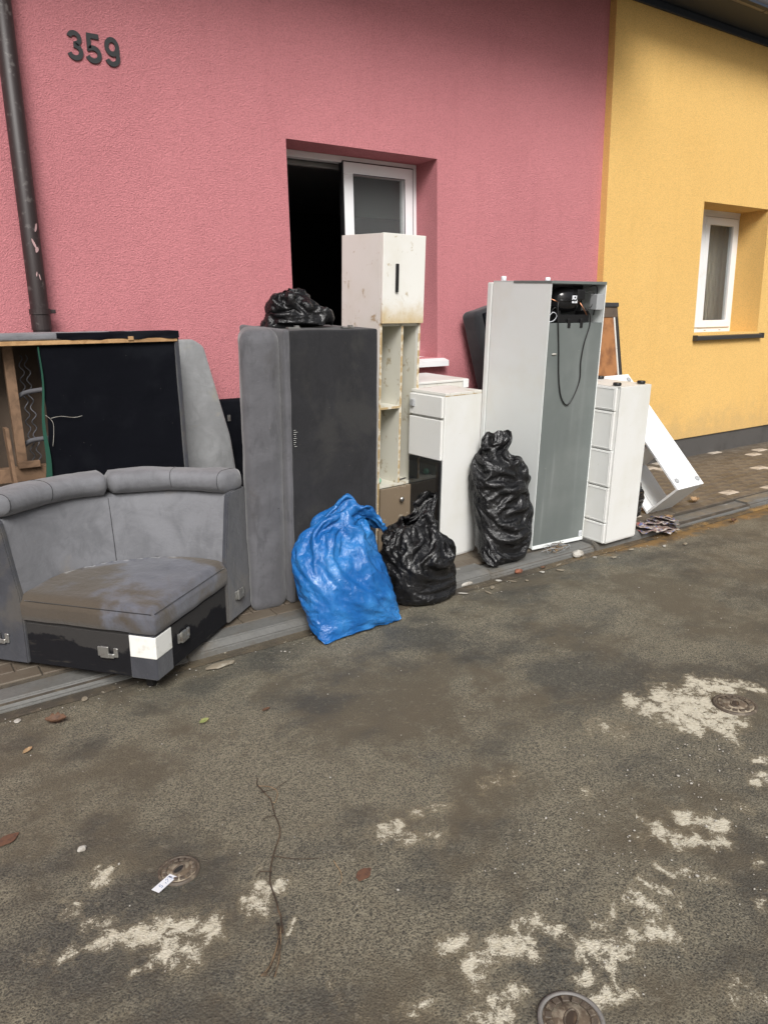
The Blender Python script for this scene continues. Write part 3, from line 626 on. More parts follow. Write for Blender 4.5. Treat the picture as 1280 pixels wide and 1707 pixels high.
def pink_house():
    h = tag(empty('pink_house', (0, PY, .13)), 'rough pink rendered house wall numbered 359 with a half open window', 'house')
    g = empty('tmp'); bpy.data.objects.remove(g)
    off = Vector((0, -PY, -.13))
    def fix(o):
        if o.parent is h: o.location = off
        return o
    fix(wall_with_hole('wall', -4, 5.764, .36, 5.2, PY, .34, (2.59, 3.876, 1.33, 2.805), 'pink_render', h))
    fix(box('plinth', -4, 5.764, PY + .02, PY + .33, -.1, .36, 'grey_plinth', h, 0))
    wf = fix(frame_ring('window', 2.595, 3.876, 1.335, 2.804, 5.08, 5.15, .045, 'white_pvc', h))
    # right sash shut, left sash swung into the room
    sash = frame_ring('sash', 3.193, 3.829, 1.385, 2.765, 5.066, 5.13, .085, 'white_pvc', wf)
    box('pane', 3.27, 3.75, 5.095, 5.105, 1.46, 2.69, 'window_glass', wf, 0)
    frame_ring('gasket_shadow_gap', 3.186, 3.836, 1.378, 2.772, 5.071, 5.0795, .012, 'black_plastic', wf, 0)  # black ring put in for the shadow gap between sash and frame
    frame_ring('gasket_shadow_gap', 3.272, 3.750, 1.464, 2.686, 5.062, 5.0655, .006, 'black_plastic', wf, 0)
    box('seal', 3.183, 3.192, 5.075, 5.12, 1.385, 2.765, 'black_plastic', wf, .001)
    s2 = frame_ring('sash', 2.64, 2.70, 1.385, 2.765, 5.16, 5.75, .0, 'white_pvc', wf) if False else box('sash', 2.645, 2.705, 5.17, 5.76, 1.385, 2.765, 'white_pvc', wf, .006)
    bm = bmesh.new()
    prof = [(4.745, 1.262), (4.745, 1.305), (4.80, 1.322), (5.08, 1.334), (5.08, 1.30), (4.80, 1.285), (4.755, 1.275)]
    a = [bm.verts.new((2.53, y, z)) for y, z in prof]; b = [bm.verts.new((3.935, y, z)) for y, z in prof]
    bm.faces.new(a); bm.faces.new(b[::-1])
    for i in range(len(prof)): bm.faces.new((a[i], b[i], b[(i + 1) % len(prof)], a[(i + 1) % len(prof)]))
    from_bm('sill', bm, 'white_pvc', wf)
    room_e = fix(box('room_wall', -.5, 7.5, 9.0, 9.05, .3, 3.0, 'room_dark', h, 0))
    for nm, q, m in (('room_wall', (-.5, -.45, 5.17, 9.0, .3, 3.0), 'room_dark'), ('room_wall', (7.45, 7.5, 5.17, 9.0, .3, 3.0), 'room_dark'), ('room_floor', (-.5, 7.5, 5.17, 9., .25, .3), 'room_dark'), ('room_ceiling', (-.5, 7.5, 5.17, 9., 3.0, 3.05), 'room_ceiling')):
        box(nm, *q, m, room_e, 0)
    bm = bmesh.new()
    add_box(bm, -.4, 7.4, 5.20, 5.25, 2.735, 2.765, .004); add_box(bm, -.4, 7.4, 5.2505, 5.34, 2.765, 2.84, .004)
    from_bm('inner_lintel', bm, 'room_ceiling', room_e)  # pale strip standing in for the underside of the inner lintel
    for ch, x in (('3', 1.250), ('5', 1.351), ('9', 1.454)): fix(digit(ch, x, 3.060, .150, .079, PY, h))
    # downpipe with its clamp
    pr = [(.918, PY - .095, 5.1), (.918, PY - .095, 1.72), (.918, PY - .095, .2)]
    dp = fix(tube('downpipe', pr, .049, 'dark_metal', h, 24))
    lathe('pipe_clamp', [(.050, 1.685), (.057, 1.685), (.057, 1.715), (.050, 1.715)], 'dark_metal', dp, 24, Matrix.Translation((.918, PY - .095, 0)), False)
    box('clamp_bolt', .963, 1.003, PY - .099, PY - .086, 1.690, 1.712, 'dark_metal', dp, .003)
    box('wall_stud', .913, .923, PY - .046, PY, 1.695, 1.705, 'dark_metal', dp, 0)
    lathe('pipe_socket', [(.0495, 1.60), (.0535, 1.60), (.0535, 1.68), (.0495, 1.68)], 'dark_metal', dp, 24, Matrix.Translation((.918, PY - .095, 0)), False)
    for an, zz, rx, rz, tl in ((-1.05, 2.145, .006, .022, .3), (-1.45, 2.055, .006, .030, -.35), (-1.25, 2.03, .010, .014, .2), (-1.6, 1.90, .003, .012, .2), (-1.3, 1.885, .003, .016, -.2)):
        bm = bmesh.new(); M = Matrix.Translation((.918, PY - .095, zz)) @ Matrix.Rotation(an, 4, 'Z')
        vs = []
        for q in range(12):
            a = 2 * math.pi * q / 12; k = 1 + .35 * mnoise.noise((math.cos(a) * 2 + zz * 9, math.sin(a) * 2, an)); u = rx * k * math.cos(a); w = rz * k * math.sin(a); u += w * tl
            vs.append(bm.verts.new(M @ Vector((.0497 * math.cos(u / .0497), .0497 * math.sin(u / .0497), w))))
        f = bm.faces.new(vs); r = bmesh.ops.extrude_face_region(bm, geom=[f]); bmesh.ops.translate(bm, vec=M.to_3x3() @ Vector((.0012, 0, 0)), verts=[v for v in r['geom'] if isinstance(v, bmesh.types.BMVert)])
        from_bm('paint_splash', bm, 'old_paint', dp)
    # eaves, out of view; overhang drawn deeper so it shades the wall top
    fix(box('soffit', -4, 5.70, 3.98, 5.2, 4.40, 4.43, 'soffit_board', h, 0))
    gutter_run(h, -4, 5.70, 3.90, 4.385, off)
    bm = bmesh.new()
    q = [bm.verts.new(p) for p in ((-4, 3.92, 4.445), (5.70, 3.92, 4.445), (5.70, 9.2, 7.4), (-4, 9.2, 7.4))]; bm.faces.new(q)
    r = bmesh.ops.extrude_face_region(bm, geom=bm.faces[:]); bmesh.ops.translate(bm, vec=(0, 0, .05), verts=[v for v in r['geom'] if isinstance(v, bmesh.types.BMVert)])
    fix(from_bm('roof', bm, 'frame_dark', h))
def gutter_run(h, x0, x1, yc, zc, off):
    bm = bmesh.new(); n = 14; ro, ri = .072, .068
    outl = [(yc + ro * math.cos(math.pi + math.pi * i / n), zc + ro * math.sin(math.pi + math.pi * i / n)) for i in range(n + 1)]
    inl = [(yc + ri * math.cos(2 * math.pi - math.pi * i / n), zc + .001 + ri * math.sin(2 * math.pi - math.pi * i / n)) for i in range(n + 1)]
    prof = outl + inl
    a = [bm.verts.new((x0, y, z)) for y, z in prof]; b = [bm.verts.new((x1, y, z)) for y, z in prof]
    for i in range(len(prof)): bm.faces.new((a[i], b[i], b[(i + 1) % len(prof)], a[(i + 1) % len(prof)]))
    g = from_bm('roof_gutter', bm, 'gutter_metal', h, True); g.location = off
    x = x0 + .6
    while x < x1:
        bm = bmesh.new(); add_tube(bm, [(x, yc + .0745 * math.cos(math.pi + math.pi * i / n), zc + .0745 * math.sin(math.pi + math.pi * i / n)) for i in range(n + 1)], .006, 5); x += 1.03
        from_bm('gutter_bracket', bm, 'gutter_metal', g, True)
    return g
pink_house()

def yellow_house():
    h = tag(empty('yellow_house', (7, YY, .13)), 'smooth yellow rendered house with dark grey plinth and narrow white window', 'house')
    off = Vector((-7, -YY, -.13))
    def fix(o): o.location = off; return o
    fix(wall_with_hole('wall', 5.764, 15, .345, 4.30, YY, .42, (7.24, 8.45, 1.44, 2.73), 'yellow_render', h))
    fix(box('plinth', 5.775, 15, YY + .018, YY + .40, -.1, .345, 'grey_plinth', h, 0))
    wf = fix(frame_ring('window', 7.245, 8.475, 1.441, 2.70, 5.085, 5.15, .05, 'white_pvc', h))
    box('shutter_box', 7.245, 8.475, 5.08, 5.15, 2.70, 2.76, 'white_pvc', wf, .002)
    frame_ring('gasket_shadow_gap', 7.794, 8.411, 1.489, 2.666, 5.075, 5.0845, .012, 'grey_plastic', wf, 0)
    frame_ring('sash', 7.80, 8.405, 1.495, 2.66, 5.07, 5.13, .078, 'white_pvc', wf)
    frame_ring('sash', 7.30, 7.796, 1.495, 2.66, 5.07, 5.13, .078, 'white_pvc', wf)
    box('pane', 7.87, 8.34, 5.095, 5.105, 1.56, 2.60, 'window_glass', wf, 0)
    box('pane', 7.37, 7.72, 5.095, 5.105, 1.56, 2.60, 'window_glass', wf, 0)
    for x in (7.93, 8.22): box('drain_cap', x, x + .035, 5.078, 5.0848, 1.46, 1.468, 'grey_plastic', wf, .001)
    bm = bmesh.new()
    prof = [(4.70, 1.372), (4.70, 1.408), (4.715, 1.415), (5.085, 1.438), (5.085, 1.41), (4.72, 1.385), (4.71, 1.372)]
    a = [bm.verts.new((7.235, y, z)) for y, z in prof]; b = [bm.verts.new((8.49, y, z)) for y, z in prof]
    bm.faces.new(a); bm.faces.new(b[::-1])
    for i in range(len(prof)): bm.faces.new((a[i], b[i], b[(i + 1) % len(prof)], a[(i + 1) % len(prof)]))
    sl = from_bm('sill', bm, 'sill_metal', wf)
    for x in (7.222, 8.491): box('sill_cap', x, x + .012, 4.692, 4.749, 1.366, 1.424, 'sill_metal', wf, .003)
    rm = fix(box('room_wall', 6.3, 11.0, 7.6, 7.65, .3, 3.0, 'room_beige', h, 0))
    for nm, q, m in (('room_wall', (6.25, 6.3, 5.18, 7.6, .3, 3.0), 'room_beige'), ('room_wall', (11, 11.05, 5.18, 7.6, .3, 3.0), 'room_beige'), ('room_floor', (6.3, 11, 5.18, 7.6, .25, .3), 'brown_board'), ('room_ceiling', (6.3, 11, 5.18, 7.6, 3.0, 3.05), 'room_ceiling')):
        box(nm, *q, m, rm, 0)
    bm = bmesh.new()
    for i in range(13):
        add_tube(bm, [(8.28 + i * .035, 5.32 + .012 * math.sin(i * 2.1), 1.2), (8.28 + i * .035, 5.32 + .012 * math.sin(i * 2.1), 2.8)], .021, 8)
    from_bm('curtain', bm, 'curtain', rm, True)
    fix(box('eave_trim', 5.72, 15, 4.722, YY - .001, 4.25, 4.31, 'soffit_board', h, .004))
    fix(box('soffit', 5.72, 15, 4.31, 5.2, 4.315, 4.335, 'soffit_board', h, 0))
    g = gutter_run(h, 5.72, 15, 4.375, 4.385, off)
    bm = bmesh.new()
    q = [bm.verts.new(p) for p in ((5.72, 4.40, 4.42), (15, 4.40, 4.42), (15, 9.2, 7.2), (5.72, 9.2, 7.2))]; bm.faces.new(q)
    r = bmesh.ops.extrude_face_region(bm, geom=bm.faces[:]); bmesh.ops.translate(bm, vec=(0, 0, .05), verts=[v for v in r['geom'] if isinstance(v, bmesh.types.BMVert)])
    fix(from_bm('roof', bm, 'frame_dark', h))
yellow_house()

# ------------------------------------------------------------------ corner sofa
def corner_sofa():
    t = tag(empty('corner_sofa', (.894, 3.08, .084), (rad(1.1), 0, rad(39.9))), 'muddy grey velour corner sofa section with curved back, its seat corner over the kerb', 'sofa')
    e = 2.5
    def kf(a): return (abs(math.cos(a)) ** e + abs(math.sin(a)) ** e) ** (-1 / e)
    def sweep(name, prof, a0, a1, n, mat, ends=True, nz=.003, seed=0):
        bm = bmesh.new(); rings = []
        for i in range(n + 1):
            a = a0 + (a1 - a0) * i / n; k = kf(a); ring = []
            for r, z in prof:
                rr = r * k
                p = Vector((rr * math.cos(a), rr * math.sin(a), z))
                q = mnoise.noise_vector(p * 7 + Vector((seed, 0, 0))) * nz
                if 0 < i < n: p += q
                else: p.z += q.z
                ring.append(bm.verts.new(p))
            rings.append(ring)
        m = len(prof)
        for a, b in zip(rings, rings[1:]):
            for j in range(m): bm.faces.new((a[j], a[(j + 1) % m], b[(j + 1) % m], b[j]))
        if ends: bm.faces.new(rings[0][::-1]); bm.faces.new(rings[-1])
        bmesh.ops.recalc_face_normals(bm, faces=bm.faces)
        if ends:
            es = [ed for ed in bm.edges if len(ed.link_faces) == 2 and any(len(f.verts) > 8 for f in ed.link_faces)]
            bmesh.ops.bevel(bm, geom=es, offset=.012, segments=3, affect='EDGES', profile=.5)
        return from_bm(name, bm, mat, t, True)
    H = math.pi / 2
    # back body: inner face leans outwards
    prof = [(.665, .01), (.668, .20), (.668, .33), (.680, .42), (.700, .52), (.720, .62), (.735, .670), (.75, .685), (.80, .69), (.90, .69), (.935, .675), (.942, .60), (.942, .35), (.942, .01)]
    sweep('back', prof, 0, H, 48, 'grey_velour', True, .007)
    a = .80; k = kf(a)
    tube('seam', [((r - .0015) * k * math.cos(a), (r - .0015) * k * math.sin(a), z) for r, z in prof[2:7]], .0016, 'dark_velour', t, 5)
    # flat side panels that close the two ends
    def endpanel(flip):
        pts = [(.662, .004), (.664, .33), (.690, .47), (.716, .62), (.730, .676), (.755, .692), (.90, .692), (.94, .675), (.945, .60), (.946, .004)]
        bm = bmesh.new()
        P = (lambda u, v, z: (v, u, z)) if flip else (lambda u, v, z: (u, v, z))
        a = [bm.verts.new(P(u, -.016, z)) for u, z in pts]; b = [bm.verts.new(P(u, .014, z)) for u, z in pts]
        bm.faces.new(a); bm.faces.new(b[::-1]); n = len(pts)
        for i in range(n): bm.faces.new((a[i], b[i], b[(i + 1) % n], a[(i + 1) % n]))
        bmesh.ops.recalc_face_normals(bm, faces=bm.faces)
        bmesh.ops.bevel(bm, geom=bm.edges[:], offset=.006, segments=2, affect='EDGES')
        from_bm('end_panel', bm, 'side_velour', t)
    endpanel(False); endpanel(True)
    # two headrest rolls that meet at the middle
    def roll(a0, a1, seed):
        n, m = 26, 20; bm = bmesh.new(); rings = []
        for i in range(n + 1):
            s = i / n; a = a0 + (a1 - a0) * s; k = kf(a)
            end = min(s, 1 - s) * (a1 - a0) * .82
            sh = min(1, max(.55, math.sqrt(max(0, 1 - max(0, 1 - end / .03) ** 2))))
            sag = 1 + .05 * math.sin(s * 9 + seed)
            ring = []
            for j in range(m):
                b = 2 * math.pi * j / m
                cr, cz = math.cos(b), math.sin(b)
                rr = .812 + .130 * sh * math.copysign(abs(cr) ** .66, cr)
                zz = .738 + .060 * sh * sag * math.copysign(abs(cz) ** .8, cz) - .018 * cr
                p = Vector((rr * k * math.cos(a), rr * k * math.sin(a), zz))
                p += mnoise.noise_vector(p * 9 + Vector((seed, 0, 3))) * .005 + mnoise.noise_vector(p * 28) * .0016
                ring.append(bm.verts.new(p))
            rings.append(ring)
        for a, b in zip(rings, rings[1:]):
            for j in range(m): bm.faces.new((a[j], a[(j + 1) % m], b[(j + 1) % m], b[j]))
        bm.faces.new(rings[0][::-1]); bm.faces.new(rings[-1])
        hr = from_bm('headrest', bm, 'grey_velour', t, True)
        for s in (.5, .06, .94):
            a = a0 + (a1 - a0) * s; k = kf(a); pts = []
            if s != .5 and not ((s < .1 and a0 < .1) or (s > .9 and a1 > 1.4)): continue
            for j in range(15):
                b = .25 + (math.pi * 1.1) * j / 14; cr, cz = math.cos(b), math.sin(b)
                rr = .812 + .1305 * math.copysign(abs(cr) ** .66, cr); zz = .738 + .0605 * (1 + .05 * math.sin(s * 9 + seed)) * math.copysign(abs(cz) ** .8, cz) - .018 * cr
                p = Vector((rr * k * math.cos(a), rr * k * math.sin(a), zz)); p += mnoise.noise_vector(p * 9 + Vector((seed, 0, 3))) * .005 + mnoise.noise_vector(p * 28) * .0016
                pts.append(p)
            tube('seam', pts, .0016, 'dark_velour', hr, 5)
    roll(-.02, .792, 1.); roll(.794, H + .02, 2.)
    # seat cushion
    n = 18
    arcp = [(.672 * kf(H * i / n) * math.cos(H * i / n), .672 * kf(H * i / n) * math.sin(H * i / n)) for i in range(n + 1)]
    bm = bmesh.new(); rows = []
    N = 26
    def seat_pt(a, s):     # polar grid round the front corner
        k = kf(a); R = .69 * k * s; return R * math.cos(a), R * math.sin(a)
    # square-ish grid: x, y from -.014 to the curved back
    G = [[None] * (N + 1) for _ in range(N + 1)]
    layers = []
    for i in range(N + 1):
        for j in range(N + 1):
            u, v = (i / N) ** 1.0, (j / N) ** 1.0
            lim = .668
            x, y = -.018 + u * (lim + .018), -.018 + v * (lim + .018)
            rr = (max(x, 0) ** e + max(y, 0) ** e) ** (1 / e) / lim
            if rr > 1: x, y = x / rr, y / rr
            d = min(x, y) + .018
            z = .335 + .020 * min(1, max(0, (max(x, 0) * max(y, 0)) ** .5 / .35))
            rb = .038
            if d < rb: z -= rb - math.sqrt(max(0, rb * rb - (rb - d) ** 2))
            nn = mnoise.noise(Vector((x * 6, y * 6, 1))) * .006 + mnoise.noise(Vector((x * 15, y * 15, 5))) * .0025
            G[i][j] = bm.verts.new((x, y, z + nn))
    for i in range(N):
        for j in range(N):
            q = [G[i][j], G[i + 1][j], G[i + 1][j + 1], G[i][j + 1]]
            try: bm.faces.new(q)
            except ValueError: pass
    # front faces of the cushion hang a little below its edge
    for side in (0, 1):
        prev = [G[i][0] if side == 0 else G[0][i] for i in range(N + 1)]
        for (o, z) in ((-.0185, .285), (-.0165, .25), (-.013, .222), (.01, .214)):
            cur = []
            for i, pv in enumerate(prev):
                p = pv.co
                wob = mnoise.noise(Vector((p.x * 8, p.y * 8, z * 9))) * .003
                if side == 0: q = (max(p.x, o), o + wob, z + wob)
                else: q = (o + wob, max(p.y, o), z + wob)
                cur.append(bm.verts.new(q))
            for i in range(N): bm.faces.new((prev[i], prev[i + 1], cur[i + 1], cur[i]))
            prev = cur
    bmesh.ops.remove_doubles(bm, verts=bm.verts, dist=.0035)
    st = from_bm('seat', bm, 'seat_velour', t, True)
    tube('seam', [(x, -.0105, .3155) for x in np.linspace(.0, .648, 20)], .0016, 'dark_velour', st, 5)
    tube('seam', [(-.0105, x, .3155) for x in np.linspace(.0, .648, 20)], .0016, 'dark_velour', st, 5)
    # base with black skirt cloth, grey wrapped corner, white tape
    prism('base', [(.006, .006)] + [(.665 * kf(H * i / 12) * math.cos(H * i / 12), .665 * kf(H * i / 12) * math.sin(H * i / 12)) for i in range(13)], (.006, .215), 'skirt_cloth', t)
    for flip in (False, True):
        def q(name, u0, u1, z0, z1, th, mat, b=.003):
            if flip: return box(name, -th, .004, u0, u1, z0, z1, mat, t, b)
            return box(name, u0, u1, -th, .004, z0, z1, mat, t, b)
        q('skirt', .125, .66, .006, .205, .004, 'skirt_cloth')
    box('corner_wrap', -.008, .126, -.008, .126, .002, .213, 'side_velour', t, .006)
    box('tape', -.0105, .122, -.0105, .122, .105, .208, 'white_tape', t, .004)
    # steel connecting brackets
    def bracket(u, z, flip):
        bm = bmesh.new()
        for a0, a1, z0, z1, d0, d1 in ((-.034, -.020, -.016, .014, -.008, 0), (.020, .034, -.016, .014, -.008, 0), (-.022, .006, -.018, .018, -.016, -.006), (.004, .022, -.018, -.004, -.014, -.006)):
            add_box(bm, a0, a1, d0, d1, z0, z1, .0015, 1)
        for a in (-.027, .027): add_box(bm, a - .003, a + .003, -.0095, -.0075, -.004, .002, 0)
        bmesh.ops.scale(bm, vec=(1.5, 1.1, 1.5), verts=bm.verts)
        if flip: M = Matrix.Translation((-.0165 if u > .66 else -.004, u, z)) @ Matrix.Rotation(-H, 4, 'Z')
        else: M = Matrix.Translation((u, -.0165 if u > .66 else -.004, z))
        bmesh.ops.transform(bm, matrix=M, verts=bm.verts)
        from_bm('bracket', bm, 'bracket_steel', t)
    bracket(.225, .125, False); bracket(.79, .13, False); bracket(.235, .115, True); bracket(.80, .125, True)
    for x, y, z in ((.10, .10, -.082), (.85, .08, -.035), (.08, .85, -.05), (.62, .62, -.02)):
        bm = bmesh.new(); add_box(bm, x - .018, x + .018, y - .018, y + .018, z, .01, .006, 2); from_bm('foot', bm, 'black_plastic', t)
corner_sofa()

# ------------------------------------------------------------------ upturned sofa frame
def upturned_sofa():
    x0, x1, y0, y1, zt = .22, 1.560, 4.30, 4.72, 1.575
    ox, oy, oz = .9, 4.5, walk_z(4.5)
    t = tag(empty('upturned_sofa_frame', (ox, oy, oz)), 'upturned sofa showing its open underside, pine rail and torn black dust cloth', 'sofa frame')
    off = Vector((-ox, -oy, -oz)); zb = walk_z(4.3) + .002
    def p(o): o.location = off; return o
    p(softbox('top_padding', x0, x1 + .008, y0 + .002, y1, zt - .028, zt + .006, .012, 'grey_velour', t, (0, 0, .006), .004, 8, .05))
    p(box('top_rail', x0, x1 - .01, y0 - .004, y0 + .05, zt - .052, zt - .030, 'raw_pine', t, .002))
    p(box('rail_block', 1.27, 1.30, y0 - .012, y0 + .02, zt - .040, zt - .018, 'raw_pine', t, .002))
    # loose flap of black cloth tacked over the rail
    bm = bmesh.new(); n = 40; rows = []
    for j in range(5):
        row = []
        for i in range(n + 1):
            s = i / n; x = .90 + s * .66; z = zt + .007 - j * .0095 - (.004 * math.sin(s * 22) + .012 * max(0, .12 - s) / .12 * -1) * (j / 4)
            row.append(bm.verts.new((x, y0 - .006 - .004 * math.sin(s * 17 + j) * (j / 4), z)))
        rows.append(row)
    back = [bm.verts.new((v.co.x, y0 + .16 + .03 * math.sin(v.co.x * 14), zt + .0105)) for v in rows[0]]
    rows.insert(0, back)
    for a, b in zip(rows, rows[1:]):
        for i in range(n): bm.faces.new((a[i], a[i + 1], b[i + 1], b[i]))
    p(from_bm('cloth_flap', bm, 'black_cloth', t, True))
    p(box('side_panel', x1 - .022, x1, y0, y1, zb, zt - .029, 'side_velour', t, .006))
    p(box('side_panel', x0, x0 + .025, y0, y1, zb, zt - .029, 'side_velour', t, .006))
    p(box('back_board', x0 + .02, x1 - .02, y1 - .045, y1 - .03, zb, zt - .03, 'brown_board', t, .001))
    p(box('bottom_rail', x0 + .02, x1 - .02, y0 + .01, y0 + .05, zb, zb + .05, 'shaded_pine', t, .002))
    p(box('stud', .655, .705, y0 + .14, y0 + .18, .88, zt - .053, 'shaded_pine', t, .002))
    p(box('stud', .47, .52, y0 + .14, y0 + .18, zb, zt - .053, 'shaded_pine', t, .002))
    p(box('cross_rail', .30, .92, y0 + .12, y0 + .19, .80, .875, 'shaded_pine', t, .002))
    p(box('rail_block', .65, .76, y0 + .09, y0 + .12, .875, .91, 'shaded_pine', t, .002))
    # dust cloth, sagging
    bm = bmesh.new(); nx, nz = 24, 30; g = []
    for j in range(nz + 1):
        for i in range(nx + 1):
            u, v = i / nx, j / nz
            left = .812 - .05 * (1 - v) + .012 * math.sin(v * 11)
            x = left + u * (x1 - .024 - left); z = zb + .05 + v * (zt - .055 - zb - .05)
            sag = .035 * math.sin(math.pi * u) * math.sin(math.pi * v)
            g.append(bm.verts.new((x, y0 + .020 + sag + .006 * mnoise.noise((x * 7, z * 7, 0)), z)))
    for j in range(nz):
        for i in range(nx):
            a = j * (nx + 1) + i; bm.faces.new((g[a], g[a + 1], g[a + nx + 2], g[a + nx + 1]))
    p(from_bm('dust_cloth', bm, 'black_cloth', t, True))
    # green webbing strip at the tear
    bm = bmesh.new(); pv = None
    for i in range(16):
        z = .80 + (zt - .06 - .80) * i / 15; w = .003 + .013 * (1 - i / 15) ** 2; x = .777 + .035 * (i / 15) + .006 * math.sin(i * .7)
        q = [bm.verts.new((x - w, y0 + .012, z)), bm.verts.new((x + w, y0 + .004, z)), bm.verts.new((x + w, y0 + .009, z)), bm.verts.new((x - w, y0 + .017, z))]
        if pv:
            for k in range(4): bm.faces.new((pv[k], pv[(k + 1) % 4], q[(k + 1) % 4], q[k]))
        pv = q
    p(from_bm('webbing', bm, 'green_felt', t))
    # zig-zag springs and their straps seen through the tear
    for k, xx in enumerate((.748, .778)):
        pts = [(xx + .012 * math.sin(i * .9), y0 + .22 + .02 * math.sin(i * .33 + k), .82 + i * .011) for i in range(60)]
        p(tube('spring', pts, .0035, 'spring_strap', t, 6))
    for zz in (.98, 1.24): p(tube('strap', spline([(.70, y0 + .20, zz), (.74, y0 + .17, zz + .03), (.79, y0 + .10, zz + .045), (.815, y0 + .06, zz + .05)], 5), .014, 'spring_strap', t, 6))
    # shreds and threads on the cloth
    for pts in ([(.80, 4.30, 1.16), (.83, 4.295, 1.12), (.827, 4.30, 1.05), (.817, 4.305, .99)], [(.823, 4.298, 1.142), (.875, 4.31, 1.147), (.945, 4.315, 1.135), (.99, 4.325, 1.14)]):
        p(tube('thread', spline(pts, 5), .0013, 'pebble', t, 4))
    # pine board leaning out at the torn end
    bb = p(box('side_board', 0, .018, -.05, .03, 0, .92, 'shaded_pine', t, .002)); bb.location = off + Vector((.605, 4.24, .20)); bb.rotation_euler = (0, rad(-1.5), 0)
upturned_sofa()

# ------------------------------------------------------------------ grey arm cushion and black backrest behind it
def leaning_bits():
    pts = [(1.36, 0), (1.36, 1.385), (1.40, 1.405), (1.735, 1.405), (1.80, 1.36), (1.93, .78), (1.975, .30), (1.98, 0)]
    pts = [(a - 1.65, b) for a, b in pts]
    o = prism('tapered_sofa_section', pts, (-.07, .07), 'green_grey_fabric', None, .035, 'y', 4, True)
    o.location = (1.67, 4.60, walk_z(4.60) + .002); o.rotation_euler = (rad(-2.), 0, 0)
    for f in o.data.polygons: f.use_smooth = True
    tag(o, 'tapered grey green sofa side section standing behind the upturned sofa', 'sofa section')
    o = softbox('cloth_covered_slab', -.25, .32, -.05, .05, 0, 1.00, .02, 'black_cloth', None, (0, .006, 0), .002)
    o.location = (2.12, 4.735, walk_z(4.735) + .003); tag(o, 'black cloth covered slab in the gap beside the tall grey chaise', 'slab')
    c = box('clip', -.135, -.115, -.06, -.05, .86, .90, 'bracket_steel', o, .001)
leaning_bits()

# ------------------------------------------------------------------ chaise stood on end
def chaise():
    t = tag(empty('upended_chaise', (1.812, 3.597, .070), (rad(2.8), 0, rad(-1.1))), 'tall dark grey sofa chaise stood on end with a paler padded side', 'chaise')
    h = 1.512
    softbox('base', .040, .598, .0, .55, 0, h - .006, .014, 'dark_velour', t, (.004, .004, .002), .0025, 5, .05, 3)
    softbox('padding', .014, .052, -.008, .555, .002, h, .014, 'cushion_velour', t, (.003, .004, 0), .003, 6, .04, 4)
    sh = Matrix.Identity(4); sh[0][1] = .42
    softbox('seat_cushion', -.225, -.006, -.010, .46, -.016, h - .004, .062, 'cushion_velour', t, (.006, .010, .008), .006, 5, .03, 5, sh)
    tube('seam', [(-.208, .025, .575), (-.17, -.006, .574), (-.09, -.0155, .573), (-.045, -.012, .573), (-.012, .02, .574)], .0016, 'dark_velour', t, 5)
    for x, y in ((.10, .10), (.41, .06)):
        bm = bmesh.new(); add_box(bm, x, x + .07, y, y + .035, h - .004, h + .004, .001); add_box(bm, x + .045, x + .066, y + .006, y + .03, h, h + .012, .001)
        from_bm('bracket', bm, 'bracket_steel', t)
    bm = bmesh.new()
    for i in range(9):
        zz = .90 + i * .011; x = .058 + random.uniform(0, .008); add_box(bm, x, x + random.uniform(.006, .022), -.0062, -.0045, zz, zz + .0011, 0)
    from_bm('scuff', bm, 'white_tape', t)
chaise()

